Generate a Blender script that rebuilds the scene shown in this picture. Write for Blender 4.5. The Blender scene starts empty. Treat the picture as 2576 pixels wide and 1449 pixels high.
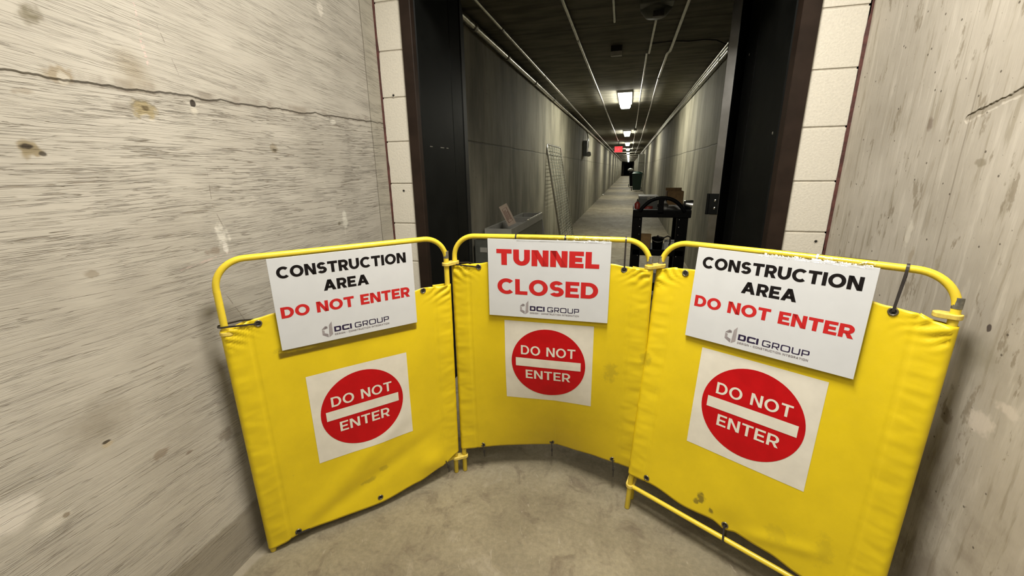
import bpy, math, random
from math import sin, cos, pi, radians, atan2, sqrt
from mathutils import Vector, Matrix, noise as mn
random.seed(7)
scn = bpy.context.scene
COL = scn.collection

# ------------------------------------------------------------ mesh builder
class MB:
    def __init__(s): s.v = []; s.f = []; s.m = []; s.sm = []
    def add(s, vs, fs, mi=0, smooth=False):
        b = len(s.v); s.v += [tuple(p) for p in vs]
        for f in fs:
            s.f.append(tuple(b + i for i in f)); s.m.append(mi); s.sm.append(smooth)
        return s
    def box(s, a, b, mi=0, M=None):
        vs = [Vector((x, y, z)) for z in (a[2], b[2]) for y in (a[1], b[1]) for x in (a[0], b[0])]
        if M: vs = [M @ p for p in vs]
        return s.add(vs, [(0, 2, 3, 1), (4, 5, 7, 6), (0, 1, 5, 4), (2, 6, 7, 3), (0, 4, 6, 2), (1, 3, 7, 5)], mi)
    def bbox(s, a, b, r=.004, mi=0, M=None):
        # box with chamfered edges
        a = Vector(a); b = Vector(b); r = min(r, (b - a)[0] / 2.01, (b - a)[1] / 2.01, (b - a)[2] / 2.01)
        import bmesh
        bm = bmesh.new(); bmesh.ops.create_cube(bm, size=1)
        for v in bm.verts:
            v.co = Vector([a[i] + (v.co[i] + .5) * (b[i] - a[i]) for i in range(3)])
        bmesh.ops.bevel(bm, geom=bm.edges[:], offset=r, segments=2, affect='EDGES', profile=.6)
        vs = [(M @ v.co if M else v.co.copy()) for v in bm.verts]
        bm.verts.index_update()
        s.add(vs, [tuple(v.index for v in f.verts) for f in bm.faces], mi, False); bm.free(); return s
    def tube(s, pts, r, seg=12, mi=0, cap=True, closed=False):
        pts = [Vector(p) for p in pts]; n = len(pts); rings = []
        t0 = (pts[1] - pts[0]).normalized()
        up = Vector((0, 0, 1)) if abs(t0.z) < .9 else Vector((1, 0, 0))
        N = t0.cross(up).normalized()
        for i, p in enumerate(pts):
            if closed: t = (pts[(i + 1) % n] - pts[i - 1]).normalized()
            else: t = (pts[min(i + 1, n - 1)] - pts[max(i - 1, 0)]).normalized()
            N = (N - t * N.dot(t)).normalized(); B = t.cross(N)
            rr = r[i] if isinstance(r, (list, tuple)) else r
            rings.append([p + (N * cos(2 * pi * k / seg) + B * sin(2 * pi * k / seg)) * rr for k in range(seg)])
        vs = [q for R in rings for q in R]; fs = []
        for i in range(n if closed else n - 1):
            j = (i + 1) % n
            for k in range(seg):
                l = (k + 1) % seg
                fs.append((i * seg + k, j * seg + k, j * seg + l, i * seg + l))
        s.add(vs, fs, mi, True)
        if cap and not closed:
            s.add(rings[0], [tuple(range(seg))], mi); s.add(rings[-1], [tuple(reversed(range(seg)))], mi)
        return s
    def strap(s, pts, w, th, side, mi=0):
        # flat strap along pts; side = width direction
        pts = [Vector(p) for p in pts]; side = Vector(side).normalized(); n = len(pts); vs = []
        for i, p in enumerate(pts):
            t = (pts[min(i + 1, n - 1)] - pts[max(i - 1, 0)]).normalized()
            nn = t.cross(side).normalized()
            for a, b in ((-1, -1), (1, -1), (1, 1), (-1, 1)): vs.append(p + side * (w / 2 * a) + nn * (th / 2 * b))
        fs = []
        for i in range(n - 1):
            for k in range(4):
                l = (k + 1) % 4; fs.append((i * 4 + k, i * 4 + l, (i + 1) * 4 + l, (i + 1) * 4 + k))
        fs += [(0, 3, 2, 1), tuple((n - 1) * 4 + k for k in range(4))]
        return s.add(vs, fs, mi)
    def lathe(s, prof, seg=24, M=None, mi=0):
        vs = []; n = len(prof)
        for r, z in prof:
            for k in range(seg):
                p = Vector((r * cos(2 * pi * k / seg), r * sin(2 * pi * k / seg), z)); vs.append(M @ p if M else p)
        fs = []
        for i in range(n - 1):
            for k in range(seg):
                l = (k + 1) % seg; fs.append((i * seg + k, i * seg + l, (i + 1) * seg + l, (i + 1) * seg + k))
        return s.add(vs, fs, mi, True)
    def prism(s, poly, z0, z1, mi=0, M=None):
        n = len(poly)
        vs = [Vector((x, y, z0)) for x, y in poly] + [Vector((x, y, z1)) for x, y in poly]
        if M: vs = [M @ p for p in vs]
        fs = [tuple(reversed(range(n))), tuple(range(n, 2 * n))] + [(i, (i + 1) % n, n + (i + 1) % n, n + i) for i in range(n)]
        return s.add(vs, fs, mi)
    def grid(s, fn, nu, nv, mi=0, smooth=True):
        vs = [fn(i / nu, j / nv) for j in range(nv + 1) for i in range(nu + 1)]
        fs = [(j * (nu + 1) + i, j * (nu + 1) + i + 1, (j + 1) * (nu + 1) + i + 1, (j + 1) * (nu + 1) + i) for j in range(nv) for i in range(nu)]
        return s.add(vs, fs, mi, smooth)
    def build(s, name, mats, parent=None, **k):
        me = bpy.data.meshes.new(name); me.from_pydata(s.v, [], s.f)
        if not isinstance(mats, (list, tuple)): mats = [mats]
        for m in mats: me.materials.append(m)
        me.polygons.foreach_set('material_index', s.m); me.polygons.foreach_set('use_smooth', s.sm); me.update()
        o = bpy.data.objects.new(name, me); COL.objects.link(o)
        if parent: o.parent = parent
        tag(o, **k); return o
def tag(o, label=None, cat=None, group=None, kind=None):
    if label: o['label'] = label
    if cat: o['category'] = cat
    if group: o['group'] = group
    if kind: o['kind'] = kind
    return o
def empty(name, loc=(0, 0, 0), parent=None, **k):
    o = bpy.data.objects.new(name, None); COL.objects.link(o); o.location = loc; o.empty_display_size = .05
    if parent: o.parent = parent
    return tag(o, **k)
def T(x, y, z): return Matrix.Translation((x, y, z))
def RZ(a): return Matrix.Rotation(a, 4, 'Z')
def RX(a): return Matrix.Rotation(a, 4, 'X')
def RY(a): return Matrix.Rotation(a, 4, 'Y')

# ------------------------------------------------------------ materials
class NT:
    def __init__(s, name):
        s.mat = bpy.data.materials.new(name); s.mat.use_nodes = True; s.t = s.mat.node_tree; s.t.nodes.clear()
        s.out = s.n('ShaderNodeOutputMaterial'); s.b = s.n('ShaderNodeBsdfPrincipled')
        s.l(s.b.outputs[0], s.out.inputs[0])
        tc = s.n('ShaderNodeTexCoord'); s.co = tc.outputs['Object']
        sp = s.n('ShaderNodeSeparateXYZ'); s.l(s.co, sp.inputs[0]); s.x, s.y, s.z = sp.outputs
    def n(s, t, **k):
        o = s.t.nodes.new(t)
        for a, b in k.items(): setattr(o, a, b)
        return o
    def l(s, a, b): s.t.links.new(a, b)
    def put(s, v, sock):
        if isinstance(v, (int, float)): sock.default_value = v
        elif isinstance(v, (tuple, list)): sock.default_value = tuple(v) + ((1,) if len(v) == 3 and len(sock.default_value) == 4 else ())
        else: s.l(v, sock)
    def m(s, op, a, b=0., c=None, clamp=False):
        o = s.n('ShaderNodeMath', operation=op, use_clamp=clamp); s.put(a, o.inputs[0]); s.put(b, o.inputs[1])
        if c is not None: s.put(c, o.inputs[2])
        return o.outputs[0]
    def vec(s, x, y, z):
        o = s.n('ShaderNodeCombineXYZ'); s.put(x, o.inputs[0]); s.put(y, o.inputs[1]); s.put(z, o.inputs[2]); return o.outputs[0]
    def noise(s, v, scale=1., detail=4, rough=.55, dist=0.):
        o = s.n('ShaderNodeTexNoise'); s.l(v, o.inputs['Vector']); o.inputs['Scale'].default_value = scale
        o.inputs['Detail'].default_value = detail; o.inputs['Roughness'].default_value = rough; o.inputs['Distortion'].default_value = dist
        return o.outputs['Fac']
    def ss(s, v, a, b, c=0., d=1.):
        o = s.n('ShaderNodeMapRange', interpolation_type='SMOOTHSTEP'); s.put(v, o.inputs['Value'])
        for k, q in (('From Min', a), ('From Max', b), ('To Min', c), ('To Max', d)): s.put(q, o.inputs[k])
        return o.outputs['Result']
    def mix(s, f, a, b):
        o = s.n('ShaderNodeMix', data_type='RGBA'); s.put(f, o.inputs[0]); s.put(a, o.inputs[6]); s.put(b, o.inputs[7]); return o.outputs[2]
    def mul(s, c, f):
        o = s.n('ShaderNodeMix', data_type='RGBA', blend_type='MULTIPLY'); o.inputs[0].default_value = 1
        s.put(c, o.inputs[6]); cc = s.n('ShaderNodeCombineColor'); [s.put(f, cc.inputs[i]) for i in range(3)]; s.l(cc.outputs[0], o.inputs[7]); return o.outputs[2]
    def bump(s, h, dist, strength=1.):
        o = s.n('ShaderNodeBump'); s.put(h, o.inputs['Height']); o.inputs['Distance'].default_value = dist; o.inputs['Strength'].default_value = strength
        s.l(o.outputs[0], s.b.inputs['Normal'])
    def set(s, base=None, rough=None, metal=None, **k):
        if base is not None: s.put(base, s.b.inputs['Base Color'])
        if rough is not None: s.put(rough, s.b.inputs['Roughness'])
        if metal is not None: s.put(metal, s.b.inputs['Metallic'])
        for a, b in k.items(): s.put(b, s.b.inputs[a.replace('_', ' ')])
        return s.mat
def simple(name, col, rough=.5, metal=0., nz=.12, scale=30., bump=0., **k):
    t = NT(name); f = t.noise(t.co, scale, 3)
    c = t.mul(tuple(col), t.ss(f, .25, .75, 1 - nz, 1 + nz)); t.set(c, t.m('ADD', t.m('MULTIPLY', f, .12), rough - .06), metal, **k)
    if bump: t.bump(f, bump)
    return t.mat
def ellipse(t, cy, cz, ry, rz, wob, soft=.35, a='y'):
    o = t.n('ShaderNodeVectorMath', operation='MULTIPLY_ADD'); t.l(t.co, o.inputs[0])
    o.inputs[1].default_value = (0, 1 / ry, 1 / rz) if a == 'y' else (1 / ry, 0, 1 / rz); o.inputs[2].default_value = (0, -cy / ry, -cz / rz) if a == 'y' else (-cy / ry, 0, -cz / rz)
    q = t.n('ShaderNodeVectorMath', operation='LENGTH'); t.l(o.outputs[0], q.inputs[0]); d = q.outputs['Value']
    return t.ss(t.m('ADD', d, wob), 1 - soft, 1 + soft * .3, 1., 0.)
def segm(t, y0, z0, y1, z1, w, wob, amp):
    dy, dz = y1 - y0, z1 - z0; L2 = dy * dy + dz * dz
    py = t.m('SUBTRACT', t.y, y0); pz = t.m('SUBTRACT', t.z, z0)
    h = t.m('DIVIDE', t.m('ADD', t.m('MULTIPLY', py, dy), t.m('MULTIPLY', pz, dz)), L2, clamp=True)
    qy = t.m('SUBTRACT', py, t.m('MULTIPLY', h, dy)); qz = t.m('ADD', t.m('SUBTRACT', pz, t.m('MULTIPLY', h, dz)), t.m('MULTIPLY', wob, amp))
    d = t.m('SQRT', t.m('ADD', t.m('MULTIPLY', qy, qy), t.m('MULTIPLY', qz, qz)))
    return t.ss(d, w * .4, w, 1., 0.)
def pits(t, scale, size, keep):
    v = t.n('ShaderNodeTexVoronoi'); v.inputs['Scale'].default_value = scale; t.l(t.co, v.inputs['Vector'])
    sp = t.n('ShaderNodeSeparateColor'); t.l(v.outputs['Color'], sp.inputs[0])
    return t.m('MULTIPLY', t.ss(v.outputs['Distance'], size * .6, size, 1., 0.), t.ss(sp.outputs[0], keep, keep + .02, 1., 0.))

# --- board-formed concrete, left wall
def mat_left():
    t = NT('board_formed_concrete')
    low = t.noise(t.vec(0, t.m('MULTIPLY', t.y, 1.3), t.m('MULTIPLY', t.z, 2.)), 1, 2)
    jz = t.m('ADD', t.m('MULTIPLY', t.y, .024), 1.474)
    jw = t.noise(t.vec(3, t.m('MULTIPLY', t.y, 9), 0), 1, 4)
    dj = t.m('ADD', t.m('SUBTRACT', t.z, jz), t.m('MULTIPLY', t.m('SUBTRACT', jw, .5), .035))
    above = t.ss(dj, -.003, .003)
    tilt = t.m('MULTIPLY', above, t.m('MULTIPLY', t.y, .10))
    v = t.m('ADD', t.m('ADD', t.z, tilt), t.m('MULTIPLY', low, .03))
    nA = t.noise(t.vec(0, t.m('MULTIPLY', t.y, 2.4), t.m('MULTIPLY', v, 70)), 1, 3, .6, .0)
    nB = t.noise(t.vec(5, t.m('MULTIPLY', t.y, 4.2), t.m('MULTIPLY', v, 190)), 1, 2, .6, .0)
    lA = t.ss(t.m('ABSOLUTE', t.m('SUBTRACT', nA, .5)), .003, .017, 1., 0.)
    lB = t.ss(t.m('ABSOLUTE', t.m('SUBTRACT', nB, .5)), .003, .026, 1., 0.)
    dn = t.noise(t.vec(9, t.m('MULTIPLY', t.y, 3), t.m('MULTIPLY', v, 14)), 1, 2)
    densB = t.ss(dn, .34, .60); densA = t.ss(t.noise(t.vec(2, t.m('MULTIPLY', t.y, 4), t.m('MULTIPLY', v, 20)), 1, 2), .42, .58)
    k = t.m('SUBTRACT', 1, t.m('MULTIPLY', above, .6))
    band = t.m('ADD', .30, t.m('MULTIPLY', .70, t.ss(t.z, .95, 1.25)))
    lines = t.m('MAXIMUM', t.m('MULTIPLY', t.m('MULTIPLY', t.m('MULTIPLY', lA, densA), t.m('ADD', .4, t.m('MULTIPLY', band, .6))), k), t.m('MULTIPLY', t.m('MULTIPLY', lB, densB), t.m('MULTIPLY', band, t.m('MULTIPLY', k, .7))))
    # clearer slanted grain high up
    fine = t.noise(t.vec(1, t.m('MULTIPLY', t.y, 12), t.m('MULTIPLY', v, 330)), 1, 2)
    big = t.noise(t.co, 2.1, 3, .6); mid = t.noise(t.vec(0, t.m('MULTIPLY', t.y, 6), t.m('MULTIPLY', v, 22)), 1, 4)
    c = t.mix(t.ss(big, .3, .7), (.365, .338, .285), (.455, .425, .365))
    c = t.mix(t.m('MULTIPLY', t.ss(mid, .35, .7), .3), c, (.52, .49, .42))
    c = t.mul(c, t.ss(fine, .2, .8, .93, 1.06))
    c = t.mix(t.m('MULTIPLY', lines, .62), c, (.15, .12, .08))
    wob = t.m('MULTIPLY', t.m('SUBTRACT', t.noise(t.co, 34, 2, .65), .5), 2.2)
    wob2 = t.m('MULTIPLY', t.m('SUBTRACT', t.noise(t.co, 12, 4, .6), .5), 1.8)
    # shade of the joint ledge, painted as a dark line and ragged band
    jl = t.m('MULTIPLY', t.ss(t.m('ABSOLUTE', t.m('ADD', dj, .002)), .001, .008, 1., 0.), t.ss(jw, .35, .6, .3, 1.))
    c = t.mix(t.m('MULTIPLY', jl, .6), c, (.14, .11, .08))
    ledge_shade = t.m('MULTIPLY', t.ss(t.m('ABSOLUTE', t.m('SUBTRACT', dj, .012)), .004, .016, 1., 0.), t.ss(jw, .45, .6))
    c = t.mix(t.m('MULTIPLY', ledge_shade, .65), c, (.24, .205, .16))
    def sp(cy, cz, ry, rz, col, st, w=None, soft=.5):
        nonlocal c
        e = ellipse(t, cy, cz, ry, rz, w or wob, soft); c = t.mix(t.m('MULTIPLY', e, st), c, col); return e
    sp(.672, 1.604, .022, .022, (.10, .08, .03), .75, None, .8)
    sp(.845, 1.53, .05, .055, (.24, .19, .11), .6, wob2, 1.2)
    h1 = sp(.848, 1.447, .030, .024, (.36, .29, .15), .9); sp(.853, 1.452, .012, .007, (.10, .07, .03), .8)
    sp(.80, 1.447, .03, .012, (.30, .27, .22), .7)
    h2 = sp(.607, 1.345, .022, .021, (.22, .17, .08), .8); sp(.603, 1.349, .012, .006, (.03, .02, .01), .95); sp(.626, 1.335, .007, .005, (.04, .03, .02), .9)
    sp(.69, 1.499, .028, .018, (.30, .24, .15), .7); sp(.697, 1.492, .011, .013, (.50, .46, .38), .9)
    sp(.622, 1.455, .016, .008, (.30, .26, .2), .7)
    h3 = sp(.983, 1.480, .009, .011, (.03, .022, .015), .97, t.m('MULTIPLY', wob, .3), .3); sp(.984, 1.462, .012, .012, (.62, .58, .48), .7)
    sp(1.247, 1.372, .016, .018, (.25, .21, .14), .7); h4 = sp(1.25, 1.366, .008, .006, (.10, .08, .05), .8)
    sp(1.14, 1.325, .014, .004, (.2, .17, .13), .7)
    sp(.988, 1.10, .022, .038, (.66, .63, .55), .95); sp(.992, 1.075, .011, .02, (.68, .65, .58), .9); sp(.955, 1.066, .028, .012, (.25, .20, .15), .7)
    sp(1.577, 1.085, .017, .045, (.64, .62, .54), .95, t.m('MULTIPLY', wob, .8)); sp(1.572, 1.035, .005, .03, (.6, .57, .5), .7); sp(1.54, 1.075, .01, .006, (.18, .16, .11), .8)
    sp(1.586, 1.904, .016, .03, (.62, .58, .5), .8); sp(1.58, 1.49, .02, .012, (.63, .6, .52), .95, t.m('MULTIPLY', wob, .5)); sp(1.52, 1.50, .03, .008, (.62, .58, .5), .6)
    sp(.574, .70, .075, .075, (.16, .13, .08), .55, wob2, 1.3); sp(.578, .655, .012, .008, (.45, .38, .26), .8); sp(.578, .662, .010, .0035, (.03, .02, .01), .9)
    sp(.395, .61, .055, .04, (.66, .62, .55), .8, wob2); sp(.455, .545, .045, .02, (.62, .58, .5), .75, wob2)
    sp(.68, .55, .03, .014, (.2, .15, .1), .6); sp(.75, .505, .012, .006, (.16, .12, .09), .7); sp(.47, .545, .008, .008, (.2, .15, .09), .7)
    sp(.86, .49, .03, .02, (.2, .165, .12), .6); sp(.645, 1.07, .012, .012, (.2, .16, .1), .5)
    # chalk marks
    ck = t.m('MULTIPLY', segm(t, .88, 1.62, .885, 1.56, .004, wob, .002), t.ss(t.noise(t.co, 160, 2), .45, .55))
    ck = t.m('MAXIMUM', ck, t.m('MULTIPLY', segm(t, .884, 1.71, .884, 1.60, .0035, wob, .002), t.ss(t.noise(t.co, 160, 2), .5, .6)))
    c = t.mix(t.m('MULTIPLY', ck, .7), c, (.70, .50, .46))
    ck2 = t.m('MULTIPLY', segm(t, .84, 1.03, 1.02, 1.055, .004, wob, .003), t.ss(t.noise(t.co, 90, 2), .4, .6))
    c = t.mix(t.m('MULTIPLY', ck2, .45), c, (.62, .47, .42))
    # hairline crack
    cr = t.m('MAXIMUM', segm(t, .984, 1.30, .978, 1.20, .0016, wob2, .012), segm(t, .93, 1.66, .96, 1.55, .0014, wob2, .01))
    cr = t.m('MAXIMUM', cr, segm(t, .978, 1.20, 1.0, 1.13, .0016, wob2, .01)); cr = t.m('MAXIMUM', cr, segm(t, .96, .93, 1.01, .82, .0016, wob2, .012))
    c = t.mix(t.m('MULTIPLY', cr, .6), c, (.12, .1, .07))
    # smoother cast strip next to the block pier
    edge = t.ss(t.m('ADD', t.y, t.m('MULTIPLY', wob2, .004)), 1.855, 1.862)
    c = t.mix(t.m('MULTIPLY', edge, .7), c, (.37, .345, .28))
    el = t.ss(t.m('ABSOLUTE', t.m('SUBTRACT', t.m('ADD', t.y, t.m('MULTIPLY', wob2, .004)), 1.857)), .001, .005, 1., 0.)
    c = t.mix(t.m('MULTIPLY', el, .4), c, (.15, .13, .1))
    # darker strip at the foot
    ft = t.ss(t.m('ADD', t.z, t.m('MULTIPLY', t.m('SUBTRACT', jw, .5), .05)), .178, .196, 1., 0.)
    c = t.mix(t.m('MULTIPLY', ft, .62), c, (.17, .145, .10))
    p = t.m('MAXIMUM', pits(t, 26, .07, .33), pits(t, 60, .09, .2)); c = t.mix(t.m('MULTIPLY', p, .85), c, (.04, .03, .02))
    hh = t.m('MAXIMUM', h1, h3)
    h = t.m('SUBTRACT', t.m('ADD', t.m('MULTIPLY', mid, .5), t.m('MULTIPLY', above, 1.6)), t.m('ADD', t.m('MULTIPLY', lines, .8), t.m('MULTIPLY', hh, t.m('ADD', 1.2, wob))))
    h = t.m('SUBTRACT', h, edge)
    t.bump(h, .0035, .9)
    return t.set(c, .82, 0.)
def mat_right():
    t = NT('streaked_concrete')
    wob = t.m('MULTIPLY', t.m('SUBTRACT', t.noise(t.co, 34, 2, .65), .5), 2.2); wob2 = t.m('MULTIPLY', t.m('SUBTRACT', t.noise(t.co, 10, 4, .6), .5), 1.8)
    big = t.noise(t.co, 2.6, 5, .6); st = t.noise(t.vec(4, t.m('MULTIPLY', t.y, 38), t.m('MULTIPLY', t.z, 4.5)), 1, 4, .6)
    c = t.mix(t.ss(big, .3, .7), (.37, .335, .275), (.48, .44, .37)); c = t.mix(t.m('MULTIPLY', t.ss(st, .54, .66), .6), c, (.27, .235, .17))
    c = t.mix(t.m('MULTIPLY', t.ss(st, .46, .34), .4), c, (.58, .54, .46))
    bl = t.noise(t.vec(1, t.m('MULTIPLY', t.y, 16), t.m('MULTIPLY', t.z, 6)), 1, 5, .7)
    c = t.mix(t.m('MULTIPLY', t.ss(bl, .58, .64), .65), c, (.2, .165, .11))
    low = t.m('MULTIPLY', t.ss(t.z, .75, .35), t.ss(t.noise(t.co, 7, 5, .65), .38, .6)); c = t.mix(t.m('MULTIPLY', low, .5), c, (.2, .16, .12))
    def sp(cy, cz, ry, rz, col, s_, w=None, soft=.5):
        nonlocal c
        e = ellipse(t, cy, cz, ry, rz, w or wob, soft); c = t.mix(t.m('MULTIPLY', e, s_), c, col); return e
    sp(1.13, .86, .07, .06, (.2, .18, .12), .6, wob2, 1.0)
    sp(1.07, .72, .04, .03, (.60, .54, .46), .75); sp(1.022, .785, .03, .018, (.60, .54, .46), .7); sp(1.475, 1.10, .012, .04, (.62, .58, .49), .7)
    h = sp(1.12, .933, .006, .009, (.05, .035, .03), .9, None, .3); sp(1.28, 1.29, .02, .011, (.22, .19, .13), .7); sp(1.5, 1.40, .013, .02, (.15, .11, .08), .7)
    sp(1.44, 1.03, .013, .03, (.3, .25, .17), .6); sp(1.33, 1.02, .015, .03, (.28, .24, .16), .55); sp(1.16, .68, .02, .02, (.14, .10, .06), .6); sp(1.02, 1.16, .01, .02, (.22, .18, .1), .6)
    cr = segm(t, 1.362, 1.395, 1.10, 1.475, .010, wob, .008); c = t.mix(t.m('MULTIPLY', cr, .45), c, (.2, .17, .12))
    se = segm(t, 1.375, 2.4, 1.345, .95, .0035, wob2, 0.); se = t.m('MULTIPLY', se, t.ss(st, .3, .6, .3, 1.)); c = t.mix(t.m('MULTIPLY', se, .5), c, (.15, .12, .08))
    se2 = segm(t, 1.44, 2.4, 1.42, 1.1, .003, wob2, 0.); c = t.mix(t.m('MULTIPLY', se2, .3), c, (.2, .17, .12))
    p = t.m('MAXIMUM', pits(t, 24, .09, .4), pits(t, 55, .1, .22)); c = t.mix(t.m('MULTIPLY', p, .8), c, (.06, .045, .03))
    hh = t.m('SUBTRACT', t.m('MULTIPLY', st, .9), t.m('MULTIPLY', cr, 1.6))
    t.bump(hh, .003, .9)
    return t.set(c, .82, 0.)
def mat_tunnel(name='tunnel_concrete', k=1., ceil=False):
    t = NT(name); big = t.noise(t.co, 1.1, 5, .6)
    if ceil:
        st = t.noise(t.vec(t.m('MULTIPLY', t.x, 2.2), t.m('MULTIPLY', t.y, 9), 0), 1, 5, .6)
        jo = t.m('ABSOLUTE', t.m('SUBTRACT', t.m('FRACT', t.m('DIVIDE', t.m('ADD', t.y, t.m('MULTIPLY', big, .12)), 1.55)), .5)); jl = t.ss(jo, .003, .010, 1., 0.)
    else:
        st = t.noise(t.vec(4, t.m('MULTIPLY', t.y, 3.2), t.m('MULTIPLY', t.z, .8)), 1, 6, .62)
        jo = t.m('ABSOLUTE', t.m('SUBTRACT', t.m('ADD', t.z, t.m('MULTIPLY', big, .04)), 1.53)); jl = t.ss(jo, .003, .010, 1., 0.)
        jy = t.m('ABSOLUTE', t.m('SUBTRACT', t.m('FRACT', t.m('DIVIDE', t.m('SUBTRACT', t.y, 4.43), 2.44)), .5)); jl = t.m('MAXIMUM', jl, t.ss(jy, .4965, .4990))
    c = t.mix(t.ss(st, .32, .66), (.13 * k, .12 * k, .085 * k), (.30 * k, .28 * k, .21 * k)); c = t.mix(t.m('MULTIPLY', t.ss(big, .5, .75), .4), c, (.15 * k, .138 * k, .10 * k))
    c = t.mix(t.m('MULTIPLY', jl, .6), c, (.05, .045, .03)); p = pits(t, 9, .08, .3); c = t.mix(t.m('MULTIPLY', p, .7), c, (.08, .07, .05))
    t.bump(t.m('SUBTRACT', t.m('ADD', st, t.m('MULTIPLY', t.noise(t.co, 40, 3), .2)), jl), .003)
    return t.set(c, .8, 0.)
def mat_floor():
    t = NT('trowelled_concrete_floor'); a = t.noise(t.co, 1.7, 3, .6); b = t.noise(t.co, 9, 5, .65, .8); d = t.noise(t.co, 60, 2, .7)
    c = t.mix(t.ss(a, .3, .7), (.18, .155, .100), (.28, .245, .165)); c = t.mix(t.m('MULTIPLY', t.ss(b, .50, .68), .7), c, (.13, .102, .068))
    c = t.mix(t.m('MULTIPLY', t.ss(b, .45, .25), .45), c, (.36, .32, .245)); c = t.mul(c, t.ss(d, .25, .75, .88, 1.12))
    s1 = t.noise(t.vec(t.m('MULTIPLY', t.m('ADD', t.x, t.m('MULTIPLY', t.y, .5)), 34), t.m('MULTIPLY', t.m('SUBTRACT', t.y, t.m('MULTIPLY', t.x, .4)), 9), 0), 1, 3, .6, 2.5)
    c = t.mix(t.m('MULTIPLY', t.ss(s1, .65, .72), .35), c, (.42, .38, .30))
    # rougher mortar fillet along the left wall
    e = t.ss(t.m('ADD', t.x, t.m('MULTIPLY', t.m('SUBTRACT', b, .5), .04)), -1.172, -1.155, 1., 0.); c = t.mix(t.m('MULTIPLY', t.m('MULTIPLY', e, t.ss(t.y, 2.0, 1.9)), .6), c, (.36, .32, .25))
    t.bump(b, .0022)
    return t.set(c, t.ss(b, .2, .8, .55, .75), 0.)
def mat_yellow(name, base, rough, cloth=False):
    t = NT(name); a = t.noise(t.co, 5, 5, .6); b = t.noise(t.co, 38, 4, .7)
    c = t.mix(t.ss(a, .3, .7), base, tuple(x * .88 for x in base))
    c = t.mix(t.m('MULTIPLY', t.ss(b, .66, .78), .35 if cloth else .6), c, (.22, .17, .06))
    if cloth:
        wb = t.m('MULTIPLY', t.m('SUBTRACT', t.noise(t.co, 45, 4, .7), .5), 2.6)
        for cx, cz, rx, rz, st_ in ((.306, .205, .012, .022, .75), (.292, .182, .008, .012, .7), (.335, .178, .008, .013, .75), (.50, .215, .03, .03, .15), (.60, .24, .02, .05, .15), (.33, .50, .02, .02, .25), (-.90, .14, .02, .012, .35), (-.86, .17, .012, .012, .3), (-.95, .75, .10, .010, .25), (.10, .62, .02, .03, .25), (-.02, .55, .025, .04, .25)):
            c = t.mix(t.m('MULTIPLY', ellipse(t, cx, cz, rx, rz, wb, .6, 'x'), st_), c, (.10, .075, .02))
        w = t.noise(t.co, 420, 2); t.bump(t.m('ADD', t.m('MULTIPLY', w, .12), t.m('MULTIPLY', a, .5)), .0016, .6)
    else: t.bump(b, .0006)
    return t.set(c, t.ss(b, .2, .8, rough, rough + .15), 0., Specular_IOR_Level=.5)

M_left, M_right, M_floor = mat_left(), mat_right(), mat_floor()
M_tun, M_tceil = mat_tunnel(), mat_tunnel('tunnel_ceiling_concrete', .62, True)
M_plain = simple('plain_grey_concrete', (.42, .39, .33), .85, nz=.2, scale=6, bump=.002)
M_block = simple('cream_painted_block', (.68, .645, .555), .55, nz=.05, scale=120, bump=.0012)
M_mortar = simple('painted_mortar', (.55, .51, .43), .6, nz=.1, scale=60)
M_rust = simple('maroon_caulk', (.085, .028, .022), .7, nz=.4, scale=40, bump=.003)
M_black = simple('black_painted_steel', (.006, .0065, .006), .5, nz=.3, scale=9, bump=.0006, IOR=1.16)
M_brown = simple('dark_brown_painted_steel', (.022, .014, .010), .5, nz=.2, scale=12, IOR=1.25)
M_steel = simple('satin_steel', (.55, .56, .55), .32, 1., nz=.15, scale=25)
M_edge = simple('edge_sheen_grey', (.24, .24, .235), .3, .9, nz=.15, scale=10)  # gloss on the black door edge, put into the base colour as silver grey
M_galv = simple('galvanised_conduit', (.50, .49, .45), .3, 1., nz=.2, scale=14)
M_chrome = simple('bright_zinc', (.85, .85, .82), .18, 1., nz=.05)
M_vinyl = mat_yellow('yellow_vinyl', (.80, .60, .010), .35, True)
M_tube = mat_yellow('yellow_powder_coat', (.85, .65, .045), .28)
M_clip = simple('yellow_nylon', (.68, .52, .10), .45, nz=.25, scale=60)
M_ferrule = simple('bare_grey_steel', (.26, .25, .21), .4, .6, nz=.3, scale=80)
M_tie = simple('black_cable_tie', (.035, .03, .027), .35, nz=.2)
M_cleartie = simple('clear_nylon', (.75, .74, .68), .3)
M_board = simple('white_plastic_board', (.62, .64, .66), .38, nz=.02, scale=15)
M_ink = simple('black_ink', (.010, .008, .008), .6, IOR=1.2)
M_redink = simple('red_ink', (.53, .022, .022), .5, nz=.03, IOR=1.25)
M_navy = simple('navy_ink', (.018, .010, .045), .4)
M_greyink = simple('grey_ink', (.33, .30, .31), .4); M_greyink2 = simple('darker_grey_ink', (.25, .225, .235), .4)
M_decal = simple('white_vinyl_print', (.74, .71, .62), .38, nz=.05, scale=18)
M_redvinyl = simple('red_vinyl_print', (.50, .005, .008), .42, nz=.08, scale=20, IOR=1.3)
M_brass = simple('tarnished_eyelet', (.22, .20, .15), .35, .8, nz=.2); M_dark = simple('hole_shade', (.01, .009, .006), .8)
t = NT('clear_tape'); tr = t.n('ShaderNodeBsdfTransparent'); gl = t.n('ShaderNodeBsdfGlossy'); gl.inputs['Roughness'].default_value = .12; lw = t.n('ShaderNodeFresnel'); lw.inputs[0].default_value = 1.5; mx = t.n('ShaderNodeMixShader')
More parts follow.
